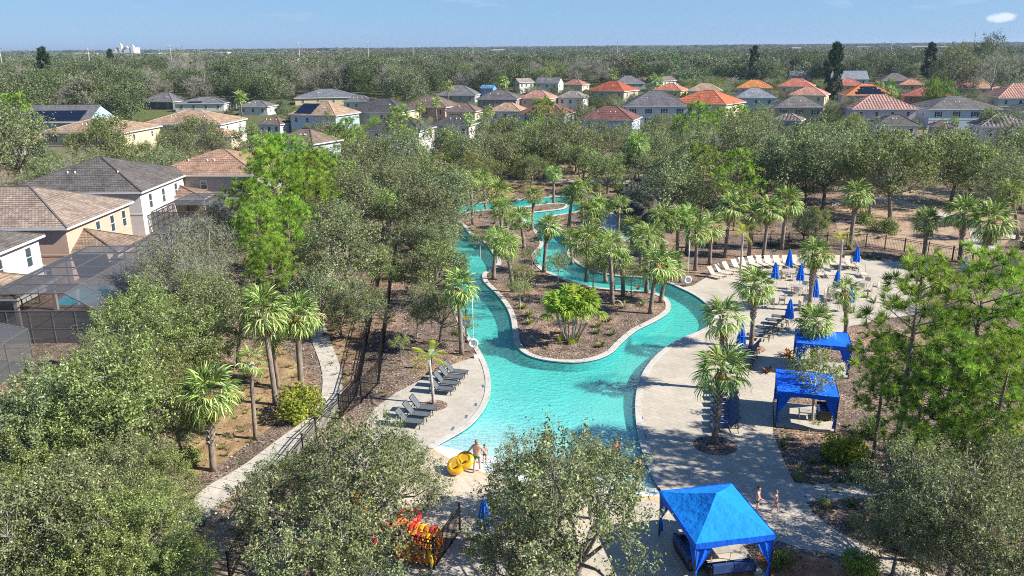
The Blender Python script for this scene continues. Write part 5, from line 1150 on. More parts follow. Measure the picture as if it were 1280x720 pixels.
# ---- geometry-nodes scatter for what nobody could count
def scatter(name, pts, protos, label=None):
    """pts: (x, y, z, scale, proto index)"""
    pc = bpy.data.collections.new(name+'_shapes')
    for i, me in enumerate(protos): pc.objects.link(bpy.data.objects.new('shape_%02d' % i, me))
    me = bpy.data.meshes.new(name); me.from_pydata([p[:3] for p in pts], [], [])
    rr = random.Random(3)
    for nm, ty, vals in (('sc', 'FLOAT', [p[3] for p in pts]), ('idx', 'INT', [p[4] for p in pts]), ('rot', 'FLOAT', [rr.uniform(0, 6.28) for _ in pts])):
        me.attributes.new(nm, ty, 'POINT').data.foreach_set('value', vals)
    o = add(name, me); g = bpy.data.node_groups.new(name, 'GeometryNodeTree')
    g.interface.new_socket('Geometry', in_out='INPUT', socket_type='NodeSocketGeometry'); g.interface.new_socket('Geometry', in_out='OUTPUT', socket_type='NodeSocketGeometry')
    gi = g.nodes.new('NodeGroupInput'); go = g.nodes.new('NodeGroupOutput'); ip = g.nodes.new('GeometryNodeInstanceOnPoints'); ci = g.nodes.new('GeometryNodeCollectionInfo')
    ci.inputs['Collection'].default_value = pc; ci.inputs['Separate Children'].default_value = True; ci.inputs['Reset Children'].default_value = True
    def attr(nm, ty):
        a = g.nodes.new('GeometryNodeInputNamedAttribute'); a.data_type = ty; a.inputs['Name'].default_value = nm; return a.outputs[0]
    cx = g.nodes.new('ShaderNodeCombineXYZ'); g.links.new(attr('rot', 'FLOAT'), cx.inputs[2])
    ip.inputs['Pick Instance'].default_value = True
    g.links.new(gi.outputs[0], ip.inputs['Points']); g.links.new(ci.outputs[0], ip.inputs['Instance']); g.links.new(attr('idx', 'INT'), ip.inputs['Instance Index'])
    g.links.new(cx.outputs[0], ip.inputs['Rotation']); g.links.new(attr('sc', 'FLOAT'), ip.inputs['Scale']); g.links.new(ip.outputs[0], go.inputs[0])
    md = o.modifiers.new('scatter', 'NODES'); md.node_group = g
    return tag(o, label, None, None, 'stuff')
order = ['oakm', 'gm', 'barm', 'brt', 'olv', 'dark', 'pinem', 'wood', 'wbar', 'wood2', 'wood3', 'wood4', 'wbar2']; PR = [KINDS[k][0][0][1] for k in order[:9]] + [WOOD[1][1], WOOD[2][1], WOOD[3][1], WBAR[1][1]]
rest = [(x, y, z, s, rf.choice(['wood', 'wood2', 'wood2', 'wood3', 'wood', 'wood4']) if k == 'wood' else rf.choice(['wbar', 'wbar2']) if k == 'wbar' else k) for x, y, z, s, k in rest]
scatter('far_trees', [(x, y, z, s, order.index(k)) for x, y, z, s, k in rest], PR, 'far tree crowns merging into one wood behind the houses')
def patch(seed, size=70, n=34, leaves=170, ls=1.3, h0=7, h1=13, r0=4.5, r1=8):
    rng = np.random.default_rng(seed); C = []; mi = []; D = []
    for i in range(n):
        cx, cy = rng.uniform(-size/2, size/2, 2); R = rng.uniform(r0, r1); h = rng.uniform(h0, h1); m = rng.choice(6, p=[.14, .30, .22, .10, .16, .08])
        p = unit(rng.normal(size=(leaves, 3))); p[:, 2] = np.abs(p[:, 2])*1.0-.25; bumps = 1 + .20*np.sin(p[:, :1]*6+i)*np.cos(p[:, 1:2]*7+i) + .1*np.sin(p[:, 2:3]*11+i)
        C.append(p*R*bumps*rng.uniform(.72, 1.05, (leaves, 1)) + np.array([cx, cy, h-R*.35])); mi.append(np.where(rng.random(leaves) < .28, 0, m)); D.append(p*.5)
    C = np.concatenate(C); C[:, 2] = np.maximum(C[:, 2], .6); v, f = leaf_quads(C, ls, rng, .7, .35, np.concatenate(D))
    return mesh_np('wood_patch', v, f, [M[k] for k in ('w1', 'w2', 'w3', 'w4', 'w5', 'w6')], np.concatenate(mi))
NEARW = [patch(s, 70, 26, 620, .85) for s in (201, 202, 203)]; FARW = [patch(s, 110, 50, 110, 2.2) for s in (211, 212)]
pts = []; y = 500.0; rp = random.Random(4)
while y < 1150:
    x = -y*1.05
    while x < y*1.05: pts.append((x+rp.uniform(-12, 12), y+rp.uniform(-12, 12), rp.uniform(-.5, .6), rp.uniform(.85, 1.15), rp.randrange(3))); x += 52
    y += 50
scatter('near_wood', pts, NEARW, 'continuous oak wood beyond the houses')
pts = []
while y < 6500:
    x = -y*1.0; st = 88 if y < 2500 else 150
    while x < y*1.0: pts.append((x+rp.uniform(-25, 25), y+rp.uniform(-25, 25), rp.uniform(-.8, 1), (1 if y < 2500 else 1.5)*rp.uniform(.85, 1.12), rp.randrange(2))); x += st
    y += st*.92
scatter('far_wood', pts, FARW, 'flat tree-covered plain reaching the horizon')
# ---- low planting
def clump_mesh(seed, n, h, spread, mats, w=.035, arch=.6):
    rng = np.random.default_rng(seed); V = []; Fq = []; mi = []
    for i in range(n):
        az = rng.uniform(0, 6.28); d = np.array([math.cos(az), math.sin(az), 0]); s = np.array([-d[1], d[0], 0]); hh = h*rng.uniform(.6, 1.15); sp = spread*rng.uniform(.4, 1.1); o = len(V)
        b = d*rng.uniform(0, .12)*spread
        for t, ww in ((0, w), (.5, w), (.85, w*.6), (1.05, .003)):
            c = b + d*sp*t**1.4 + np.array([0, 0, hh*(t - arch*.5*t*t)]); V += [c-s*ww, c+s*ww]
        for k in range(3): Fq.append((o+2*k, o+2*k+1, o+2*k+3, o+2*k+2)); mi.append(rng.integers(len(mats)))
    return mesh_np('foliage', V, Fq, [M[m] for m in mats], mi)
def leafy_bush(seed, R, mats, n=1500, size=.09):
    rng = np.random.default_rng(seed); LB = [(unit(rng.normal(size=3))*np.array([.5, .5, .2])*R + np.array([0, 0, R*.55]), R*rng.uniform(.4, .6)) for _ in range(6)]
    C = np.array([c + unit(rng.normal(size=3))*r*rng.uniform(.6, 1.1) for c, r in (LB[rng.integers(6)] for _ in range(n))]); C[:, 2] = np.maximum(C[:, 2], .03)
    v, f = leaf_quads(C, size, rng, .55, .6); return mesh_np('foliage', v, f, [M[m] for m in mats], rng.integers(0, len(mats), len(C)))
TUFT = [clump_mesh(1, 60, .45, .45, ['tan', 'tan', 'oak3'], .012), clump_mesh(2, 34, .35, .4, ['oak2', 'pm2', 'tan'], .02), clump_mesh(3, 26, .3, .34, ['oak1', 'oak2'], .03)]
tp = []; rg = random.Random(12)
def inpx(L): return px_poly(L)
tanP = inpx([(235,590),(262,520),(300,450),(340,425),(372,455),(378,500),(330,540),(262,590)]); fenceP = inpx([(400,395),(455,370),(470,400),(455,440),(440,480),(425,500),(416,470)])
for i in range(560):
    x, y = rg.uniform(-24, -8), rg.uniform(36, 75)
    if poly_in(x, y, tanP) or poly_in(x, y, fenceP): tp.append((x, y, 0, rg.uniform(.35, .9), rg.choices([0, 1, 2], [.6, .25, .15])[0]))
rightP = inpx([(968,545),(1060,520),(1280,540),(1280,640),(1060,640),(1010,610)]); parkP = inpx([(940,300),(1270,335),(1300,360),(1160,330),(960,318)]); backP = inpx([(500,220),(900,238),(960,290),(730,262),(600,245),(520,262)])
for P, n, bx in ((rightP, 130, (8, 34, 34, 50)), (parkP, 160, (20, 75, 75, 105)), (backP, 260, (-16, 40, 90, 150))):
    for i in range(n*3):
        x, y = rg.uniform(*bx[:2]), rg.uniform(*bx[2:])
        if poly_in(x, y, P): tp.append((x, y, 0, rg.uniform(.5, 1.5), rg.choice([0, 1, 2, 2])))
def on_land(x, y): return not poly_in(x, y, OUT) or poly_in(x, y, ISL)
for i in range(1500):
    x, y = rg.uniform(-26, 44), rg.uniform(40, 150)
    if on_land(x, y) and not poly_in(x, y, dl) and not poly_in(x, y, dr) and not poly_in(x, y, GROT): tp.append((x, y, 0, rg.uniform(.2, .8) if y < 90 else rg.uniform(.5, 1.6), rg.choice([1, 2, 2])))
scatter('ground_tufts', tp, TUFT, 'tufts of dry and green grass scattered over the mulch')
lq = []; lm = []; rl = np.random.default_rng(77); n_ = 0
zones = [((-14, 46), (11, 100), 9000), ((-26, 34), (-8, 80), 7000), ((8, 30), (34, 50), 5000), ((-14, 95), (40, 130), 5000)]
for (xa, ya), (xb, yb), cnt in zones:
    X_ = rl.uniform(xa, xb, cnt); Y_ = rl.uniform(ya, yb, cnt)
    for x, y in zip(X_, Y_):
        if not on_land(x, y) or poly_in(x, y, dr) or poly_in(x, y, dl) or poly_in(x, y, GROT): continue
        lq.append((x, y, .03+rl.uniform(0, .03))); lm.append(int(rl.choice(4, p=[.3, .3, .25, .15])))
lq = np.array(lq); vv_, ff_ = leaf_quads(lq, .17, rl, .5, 2.2); vv_[:, 2] = np.maximum(vv_[:, 2], .012)
lit = add('leaf_litter', mesh_np('leaf_litter', vv_, ff_, [plain('litter_pale', (.42, .37, .32)), plain('litter_dark', (.06, .045, .035)), plain('litter_tan', (.36, .25, .15)), plain('litter_grey', (.25, .235, .22))], lm)); tag(lit, 'fallen leaves and bark chips lying over the mulch', None, None, 'stuff')
def plant(name, me, px, py, s, label, cat='plant', group=None):
    P = at(px, py, 0); o = add(name, me, None, (P.x, P.y, 0), (0, 0, px), s); return tag(o, label, cat, group)
sh = clump_mesh(9, 46, .7, .55, ['oak1', 'oak2', 'oak2'], .035); shy = clump_mesh(10, 46, .7, .6, ['yl2', 'ol2', 'pm3'], .045); brm = clump_mesh(12, 30, .6, .5, ['redleaf', 'redleaf', 'pm2'], .05, .9)
bsh = leafy_bush(5, 1.0, ['ol2', 'br3', 'yl2'], 2600, .12); bsg = leafy_bush(6, 1.0, ['oak1', 'oak2', 'br1'], 1800, .12); bsy = leafy_bush(7, 1.0, ['yl2', 'yl3', 'br3'], 1900, .16); bso = leafy_bush(8, 1.0, ['oak2', 'oak3', 'ol2'], 2200, .1)
for px, py, lab in ((747,417,'low dark shrub on the bare right part of the island'),(748,409,'small shrub just above another on the island mulch'),(766,419,'shrub nearest the right edge of the island'),(751,434,'lowest of the dark shrubs near the island tip'),(761,402,'shrub highest of the four by the clump palm')): plant('shrub', sh, px, py, .8, lab, 'shrub')
for px, py, lab in ((654,386,'yellow-green rosette plant on the left island mulch'),(661,395,'second yellow-green rosette plant, lower'),(662,405,'rosette plant under a wispy stem')): plant('rosette_plant', shy, px, py, .8, lab)
for px, py, lab, s in ((797,362,'dark red spiky plant between the island palms',1.0),(959,466,'red spiky plant left of the nearer blue cabana',1.1),(985,445,'red-leaved plant in front of the farther cabana',1.3),(990,452,'second red-leaved plant beside the farther cabana',1.2)): plant('spiky_plant', brm, px, py, s, lab)
for px, py, lab in ((780,385,'pale forked plant on the island'),(803,382,'pale plant left of the thick island palm'),(788,372,'grey-green agave on the island')): plant('agave', clump_mesh(px, 20, .6, .7, ['oak3', 'grey3'], .04), px, py, 1.2, lab)
plant('shrub', bsh, 377, 522, 1.75, 'airy yellow-green shrub beside the garden path', 'shrub'); plant('shrub', bsy, 1050, 572, 1.45, 'yellow shrub right of the nearer dark cabana', 'shrub'); plant('shrub', bsy, 1275, 570, 1.5, 'yellow-green shrub at the right edge', 'shrub')
plant('shrub', bso, 1065, 655, .55, 'small olive shrub in the mulch beside the side path', 'shrub'); plant('shrub', bsg, 976, 708, .75, 'dark green shrub on the red mulch by the cabana', 'shrub'); plant('shrub', bsh, 1072, 716, .9, 'yellow-green shrub at the bottom edge on the red mulch', 'shrub')
plant('shrub', bsg, 496, 350, 1.2, 'bright green shrub beside the tall fence', 'shrub'); plant('shrub', bso, 570, 418, .5, 'small shrub at the left pool bank', 'shrub'); plant('shrub', bsg, 232, 585, 1.0, 'dark shrub under the left oak mass', 'shrub')
for i, (px, py, s, k, lab) in enumerate([(1112,292,1.6,bsg,'low dark shrub row left end in the park bed'),(1095,288,1.6,bso,'olive shrub beside the bare tree in the park bed'),(1080,280,1.5,bsg,'dark shrub behind the bare tree'),(1290,310,1.6,bsg,'shrub inside the curve of the park path'),(1235,305,1.2,bsg,'small shrub on the mulch island of the park path'),(1128,560,1.0,bso,'shrub between the right-hand pine trunks'),(1085,545,1.0,bsg,'shrub left of the right-hand pine trunks'),(1150,575,1.0,bsh,'light shrub right of the pine trunks'),(1075,600,.8,bso,'round shrub above the side path'),(815,232,1.5,bsg,'dark shrub on top of the rock grotto'),(775,240,1.2,bsg,'shrub at the left top of the grotto'),(745,238,1.2,bso,'shrub left of the grotto'),(1180,600,1.1,bsh,'lime shrub at the foot of the right oaks'),(1000,600,.4,bso,'small olive shrub at the deck edge'),(1028,632,.5,bso,'olive shrub between the deck and the side path')]):
    plant('shrub', k, px, py, s, lab, 'shrub')
# many-stemmed clump palm on the island
cp = at(713, 427, 0); o = thing('clump_palm', 'many-stemmed yellow-tipped clump palm in the middle of the island', 'palm tree', (cp.x, cp.y, 0)); rc = random.Random(6)
cpm = palm_crown(15, 9, ('pm2', 'br2', 'yl2'), False, lo=-.2, L=.6, pet=.5, blades=12, w=.09)
for k in range(13):
    an = k*2.4; r = .25+.35*(k % 3)/2; h = rc.uniform(1.9, 3.6); lean = rc.uniform(.5, 1.15)
    tx, ty = math.cos(an)*(r+lean), math.sin(an)*(r+lean)
    MB().tube([(math.cos(an)*r, math.sin(an)*r, 0), (tx*.8, ty*.8, h*.6), (tx, ty, h)], [.06, .05, .045], 6).build('stem', M['pale_bark'], o); add('crown', cpm, o, (tx, ty, h), (0, 0, k), rc.uniform(1.05, 1.4))
for px, py in ((700, 425), (722, 424), (713, 430)):
    plant('shrub', bsy, px, py, .42, {700: 'yellow shoots left of the clump palm foot', 722: 'yellow shoots right of the clump palm foot', 713: 'yellow shoots before the clump palm foot'}[px], 'shrub')
# mulch rings
for px, py, r in ((894, 557, 1.25), (543, 507, .85), (940, 436, 1.0), (1012, 391, .9)):
    P = at(px, py, 0); ring = [(P.x+math.cos(a*.3491)*r, P.y+math.sin(a*.3491)*r*.95) for a in range(18)]
    sheet('tree_ring', ring, .022, M['mulch'])
# rock grotto
rk = random.Random(8)
rocks = [(778,262,2.2,1.5),(795,268,2.0,1.6),(805,262,2.6,2.6),(790,250,2.6,2.4),(768,256,2.0,1.2),(822,255,2.8,2.2),(810,245,2.6,2.8),(835,262,2.4,1.4),(818,275,1.8,1.1),(755,258,1.5,.8),(800,240,2.4,2.4),(826,242,2.4,1.8),(812,284,1.4,.8),(745,262,1.2,.7),(845,270,1.4,.8)]
names = ['left of the grotto mouth','right of the grotto mouth','tallest of the grotto','above the dark grotto mouth','at the far left of the grotto','on the right shoulder of the grotto','on the grotto crest','under the grey oak','beside the pool on the right','small, near the palms on the left','at the back of the grotto','behind the right shoulder','low, at the water edge on the right','smallest one, left of the pool','low, farthest right']
for (px, py, r, h), nm in zip(rocks, names):
    P = at(px, py, 0); bm = bmesh.new(); bmesh.ops.create_icosphere(bm, subdivisions=3, radius=1)
    for v in bm.verts:
        n_ = math.sin(v.co.x*3.1+px)*math.cos(v.co.y*2.7+py)*.18 + math.sin(v.co.z*5+px*.7)*.08 + rk.uniform(-.035, .035); v.co *= 1+n_; v.co.x *= r; v.co.y *= r*.8; v.co.z = max(-.3, v.co.z)*h
    me = bpy.data.meshes.new('boulder'); bm.to_mesh(me); bm.free(); me.materials.append(M['rock']); tag(add('boulder', me, None, (P.x, P.y, 0), (0, 0, rk.uniform(0, 3))), 'dark boulder ' + nm, 'rock')
# footbridge rail behind the grotto
o = thing('wooden_rail', 'low pale railing with posts along the path behind the grotto', 'railing', at(755, 231, 0)); q0 = at(755, 231, 0); q1 = at(812, 233, 0)
for k in range(6):
    p = q0.lerp(q1, k/5)-q0; MB().box((p.x, p.y, .55), (.09, .09, .55)).build('post', M['pale_bark'], o)
MB().bar(Vector((0, 0, 1.05)), q1-q0+Vector((0, 0, 1.05)), .1, .12).build('rail', M['pale_bark'], o); MB().bar(Vector((0, 0, .55)), q1-q0+Vector((0, 0, .55)), .06, .1).build('rail', M['pale_bark'], o)
# ================================================================== furniture
def lounger_proto(sling, frame, back=R_(52)):
    o = thing('sun_lounger', 'x', 'sun lounger')
    f = MB()
    for s in (-1, 1): f.bar((-.62, s*.32, .34), (1.0, s*.32, .34), .04, .04)
    f.bar((1.0, -.32, .34), (1.0, .32, .34), .04, .04); f.bar((-.6, -.32, .34), (-.6, .32, .34), .04, .04); f.build('frame', frame, o)
    for i in range(2): MB().box((.38-.6*i*0+(-.38 if i else .22), 0, .37), (.30 if not i else .27, .3, .012)).build('seat', sling, o) if False else None
    s_ = MB(); s_.face([(-.08, -.3, .365), (1.0, -.3, .365), (1.0, .3, .365), (-.08, .3, .365)]); s_.face([(-.08, -.3, .35), (-.08, .3, .35), (1.0, .3, .35), (1.0, -.3, .35)])
    s_.build('seat', sling, o)
    b = MB(); L = .86; ca, sa = math.cos(back)*L, math.sin(back)*L
    b.face([(-.1, -.3, .37), (-.1-ca, -.3, .37+sa), (-.1-ca, .3, .37+sa), (-.1, .3, .37)]); b.build('backrest', sling, o)
    g = MB()
    for s in (-1, 1): g.bar((-.1, s*.31, .36), (-.1-ca, s*.31, .36+sa), .035, .035)
    g.bar((-.1-ca, -.31, .36+sa), (-.1-ca, .31, .36+sa), .035, .035); g.bar((-.45, 0, .34), (-.1-ca*.6, 0, .36+sa*.6), .03, .03); g.build('back_frame', frame, o)
    for x in (-.52, .88):
        for s in (-1, 1): MB().bar((x, s*.32, .33), (x+(.06 if x > 0 else -.06), s*.34, 0), .04, .04).build('leg', frame, o)
    return o
LG = {'grey': lounger_proto(M['grey_sling'], M['dark_metal']), 'navy': lounger_proto(M['navy'], M['black']), 'beige': lounger_proto(M['beige_sling'], M['beige_metal'])}
used = set()
def lounger(kind, px, py, ang, label, group):
    P = at(px, py, 0); o = LG[kind] if kind not in used else copy_tree(LG[kind]); used.add(kind)
    o.location = (P.x, P.y, .02); o.rotation_euler = (0, 0, R_(ang)); tag(o, label, 'sun lounger', group)
ordn = ['nearest', 'second', 'third', 'fourth', 'fifth', 'sixth', 'seventh', 'eighth', 'ninth', 'tenth', 'eleventh', 'twelfth', 'thirteenth', 'fourteenth', 'fifteenth', 'sixteenth', 'seventeenth', 'eighteenth']
for i, (px, py) in enumerate([(549,487),(555,479.5),(561,472),(567,465.5)][::1]): lounger('grey', px, py+4, -14, 'grey lounger above the feather palm, %s from the palm trunk' % ordn[i], 'grey loungers above the feather palm')
for i, (px, py) in enumerate([(509,529),(518,520),(526,512)]): lounger('grey', px, py+3, -14, 'grey lounger below the feather palm, %s in its row of three' % ['lowest', 'middle', 'uppermost'][i], 'grey loungers below the feather palm')
for i in range(7): lounger('navy', 909-.3*i, 539-i*8, 178, 'navy lounger beside the booted palm ring, %s in the stacked row' % ordn[i], 'navy loungers beside the booted palm')
for i in range(6): lounger('navy', 925+i*2.8, 466-i*5.2, 165, 'dark lounger in the shade below the blue umbrella, %s of its row' % ordn[i], 'dark loungers below the leaning umbrella')
for i in range(6): lounger('grey', 952+i*5.6, 425-i*4.8, 157, 'pale grey lounger in the sun left of the farther cabana, %s of its row' % ordn[i], 'grey loungers beside the farther cabana')
BG = [(892,347,-48),(901,344,-50),(910,341,-52),(921,338,-58),(930,335.5,-62),(941,334,-66),(951,333,-72),(961,333,-76),(972,333,-80),(983,333,-84),(994,332.5,-86),(1005,332,-88),(1016,332,-90),(1027,332,-90),(1038,332,-90),(1049,333,-92),(1061,334,-92),(1073,335,-95)]
for i, (px, py, an) in enumerate(BG): lounger('beige', px, py, an, 'beige lounger in the row along the far deck edge, %s from the left end' % (ordn[i] if i else 'first'), 'beige loungers along the far deck edge')
for i, (px, py, an) in enumerate([(969,352,-120),(1022,345,-95),(1034,345,-95),(1078,345,-100)]): lounger('beige', px, py, an, ['beige lounger under the light blue umbrella', 'beige lounger in the second row left of the slim yellow palm', 'beige lounger in the second row beside the slim yellow palm', 'beige lounger in the second row at its right end'][i], 'beige loungers in the second row')
# umbrellas (closed), cafe tables and chairs
um = thing('closed_umbrella', 'x', 'umbrella')
MB().tube([(0, 0, 0), (0, 0, 2.55)], .025, 8).build('pole', M['beige_metal'], um); MB().tube([(0, 0, .02), (0, 0, .1)], [.28, .25], 12).build('base', M['concrete'], um)
q = MB()
cl = []
for z, r in ((.95, .38), (1.25, .34), (1.7, .26), (2.1, .18), (2.4, .10), (2.52, .03)):
    cl.append([(math.cos(k*math.pi/8)*r*(1.0 if k % 2 else .62), math.sin(k*math.pi/8)*r*(1.0 if k % 2 else .62), z - (.10 if (z == .95 and k % 2) else 0)) for k in range(16)])
for a, b in zip(cl, cl[1:]):
    for k in range(16): q.face([a[k], a[(k+1) % 16], b[(k+1) % 16], b[k]])
q.build('canopy', M['umb'], um); MB().tube([(0, 0, 1.5), (0, 0, 1.56)], .285, 12).build('tie_strap', M['umb'], um); MB().tube([(0, 0, 2.52), (0, 0, 2.62)], [.03, .02], 6).build('finial', M['beige_metal'], um)
UMB = [(985,343,'tall blue umbrella closed before the beige loungers, highest in the picture'),(967,360,'light blue closed umbrella left of the cafe tables'),(999,362,'dark blue closed umbrella between two cafe tables'),(1044,371,'wide blue closed umbrella on the right of the cafe tables'),(1017,383,'closed umbrella half behind the thatch-bulb palm'),(985,411,'blue closed umbrella standing at the grey lounger row'),(925,444,'blue closed umbrella beside the shaded dark loungers'),(1069,338,'blue closed umbrella beside the lemon-yellow palm'),(1152,351,'blue closed umbrella in front of the park palm at the right'),(1062,390,'small blue closed umbrella by the short thatched palm'),(1203,352,'blue umbrella half hidden by the right pine'),(606,684,'blue closed umbrella against the big oak near the beach')]
first = True
for px, py, lab in UMB:
    o = um if first else copy_tree(um); first = False; P = at(px, py, 0); o.location = (P.x, P.y, .015); o.rotation_euler = (0, 0, px); tag(o, lab, 'umbrella', 'closed blue umbrellas')
tb = thing('cafe_table', 'x', 'table'); MB().tube([(0, 0, .70), (0, 0, .73)], .55, 20).build('table_top', M['beige_metal'], tb)
for k in range(4): a = k*math.pi/2+.4; MB().bar((math.cos(a)*.1, math.sin(a)*.1, .7), (math.cos(a)*.42, math.sin(a)*.42, 0), .04, .04).build('leg', M['beige_metal'], tb)
ch = thing('cafe_chair', 'x', 'chair')
q = MB(); q.box((0, 0, .43), (.22, .22, .012)); q.build('seat', M['beige_sling'], ch); q = MB(); q.box((-.25, 0, .70), (.012, .22, .23)); q.build('backrest', M['beige_sling'], ch)
for x in (-.22, .22):
    for s in (-1, 1): MB().bar((x, s*.24, .62 if x > 0 else .92), (x*1.1, s*.25, 0), .035, .035).build('leg', M['beige_metal'], ch)
for s in (-1, 1): MB().bar((-.24, s*.25, .63), (.24, s*.25, .63), .04, .03).build('armrest', M['beige_metal'], ch)
ft = fc = True
for i, (px, py, lab) in enumerate([(986,348,'under the tallest blue umbrella'),(1000,367,'under the dark blue umbrella'),(963,380,'left of the thatch-bulb palm'),(1015,388,'behind the thatch-bulb palm'),(1046,376,'under the wide blue umbrella'),(1080,362,'near the pine on the right')]):
    o = tb if ft else copy_tree(tb); ft = False; P = at(px, py, 0); o.location = (P.x, P.y, .015); tag(o, 'round beige cafe table ' + lab, 'table', 'round beige cafe tables')
    for k in range(4):
        a = k*math.pi/2 + .5 + i*.4; c = ch if fc else copy_tree(ch); fc = False; c.location = (P.x+math.cos(a)*.95, P.y+math.sin(a)*.95, .015); c.rotation_euler = (0, 0, a+math.pi)
        tag(c, 'beige sling chair at the cafe table ' + lab, 'chair', 'beige chairs at the table ' + lab)
# cabanas
def fit_cabana(A, D_, C, z):
    a, d, c = at(*A, z), at(*D_, z), at(*C, z); b = a + (c-d); cen = (a+c)/2; ux = (c-d)
    return cen, ((c-d).length + (b-a).length)/2, (a-d).length, math.atan2(ux.y, ux.x)
def cabana(label, A, D_, C, z=2.35, top='blue_top', rise=.95, flat=False, w=None, d=None):
    cen, ww, dd, rz = fit_cabana(A, D_, C, z); ww = w or ww; dd = d or dd; o = thing('cabana', label, 'cabana', (cen.x, cen.y, .015), rz); hx, hy = ww/2, dd/2
    c = [Vector((-hx, -hy, z)), Vector((hx, -hy, z)), Vector((hx, hy, z)), Vector((-hx, hy, z))]
    if flat: rise = .45
    ap = Vector((0, 0, z+rise))
    for i in range(4):
        a, b = c[i], c[(i+1) % 4]; q = MB(); n = 6
        for r in range(n):
            for k in range(n):
                def pt(u, v):
                    e = a.lerp(b, u); p = e.lerp(ap, v); p.z -= .07*math.sin(math.pi*v)*(1 if not flat else 2) + .02*math.sin(math.pi*u)*(1-v); return p
                P = [pt(k/n, r/n), pt((k+1)/n, r/n), pt((k+1)/n, (r+1)/n), pt(k/n, (r+1)/n)]
                if r == n-1: P = P[:3]
                q.face(P, 0, None, True)
        q.build('roof_panel', M[top], o)
        v = MB(); m = 12
        for k in range(m):
            u0, u1 = k/m, (k+1)/m; p0, p1 = a.lerp(b, u0), a.lerp(b, u1); s = (b-a).normalized(); nn = Vector((s.y, -s.x, 0))*.012
            v.face([p0+nn+Vector((0, 0, .02)), p1+nn+Vector((0, 0, .02)), p1+nn-Vector((0, 0, .26+.02*math.sin(k))), p0+nn-Vector((0, 0, .26+.02*math.sin(k-1)))])
        v.build('valance', M['blue'], o)
        MB().box((a.x*.97, a.y*.97, z/2), (.035, .035, z/2)).build('post', M['dark_metal'], o)
        s = (b-a).normalized(); s2 = (c[(i-1) % 4]-a).normalized()
        # gathered curtain: wide at the top along both eaves, tied to the post half-way down
        cu = MB(); prof = [(z-.1, .78), (z-.45, .66), (z-.85, .46), (z-1.25, .2), (z-1.42, .09), (z-1.7, .15), (.25, .19)]; rings = []
        for zz, wd in prof:
            pl = []
            for k in range(11):
                t = k/10; f_ = .04*math.sin(k*2.2)*(wd/.5)
                p = (a.xy*.97) + (s.xy*max(0, (t-.5)*2)*wd + s2.xy*max(0, (.5-t)*2)*wd) + (s.xy+s2.xy)*f_
                pl.append((p.x, p.y, zz))
            rings.append(pl)
        for r0, r1 in zip(rings, rings[1:]):
            for k in range(10): cu.face([r0[k], r0[k+1], r1[k+1], r1[k]], 0, None, True)
        cu.build('curtain', M['blue'], o); MB().tube([(a.x*.95, a.y*.95, z-1.45), (a.x*.95, a.y*.95, z-1.38)], .09, 8).build('curtain_tie', M['blue'], o)
    pf = bpy.data.objects.new('cabana_floor', MB().box((0, 0, .05), (hx*.98, hy*.98, .05)).mesh('cabana_floor', M['concrete'])); link(pf); pf.location = (cen.x, cen.y, .0); pf.rotation_euler = (0, 0, rz); pf['kind'] = 'structure'
    return o, cen, ww, dd, rz
c1, cen1, w1, d1, r1 = cabana('big bright blue cabana with pyramid roof at the bottom of the picture', (829,614), (865,681), (965,669))
c2, cen2, w2, d2, r2 = cabana('nearer of the two dark blue cabanas under the pines, sagging roof and tied curtains', (971,459), (971,492), (1049,500), 2.3, 'blue', flat=True, d=3.6)
c3, cen3, w3, d3, r3 = cabana('farther dark blue cabana behind a booted palm', (1001,412), (989,428), (1058,434), 2.3, 'blue', flat=True)
def inlocal(cen, rz, x, y): return (cen.x + x*math.cos(rz)-y*math.sin(rz), cen.y + x*math.sin(rz)+y*math.cos(rz))
def low_table(cen, rz, x, y, label, mat='beige_metal'):
    p = inlocal(cen, rz, x, y); o = thing('low_table', label, 'table', (*p, .1), rz)
    MB().box((0, 0, .42), (.5, .34, .02)).build('table_top', M[mat], o); [MB().box((a*.45, b*.29, .2), (.02, .02, .2)).build('leg', M[mat], o) for a in (-1, 1) for b in (-1, 1)]
def sofa(cen, rz, x, y, ang, label, L=.9):
    p = inlocal(cen, rz, x, y); o = thing('outdoor_sofa', label, 'sofa', (*p, .1), rz+ang)
    MB().box((0, 0, .2), (L, .38, .12)).build('frame', M['dark_metal'], o)
    for s in (-.5, .5): MB().box((s*L, 0, .38), (L*.48, .36, .06)).build('seat_cushion', M['navy'], o); MB().box((s*L, .34, .62), (L*.48, .08, .2)).build('back_cushion', M['navy'], o)
    for s in (-1, 1): MB().box((s*(L+.05), 0, .42), (.05, .38, .2)).build('armrest', M['dark_metal'], o)
low_table(cen1, r1, .25, -.1, 'grey-beige low table in the middle of the big bright cabana'); sofa(cen1, r1, -1.1, 0, math.pi/2, 'dark sofa on the left inside the big bright cabana'); sofa(cen1, r1, .2, -1.35, math.pi, 'dark blue sofa along the front of the big bright cabana', .95)
low_table(cen2, r2, .2, -.2, 'pale low table inside the nearer dark cabana'); sofa(cen2, r2, 1.2, .3, -math.pi/2, 'dark sofa inside the nearer dark cabana', .7); low_table(cen3, r3, 0, -.2, 'pale low table inside the farther cabana')
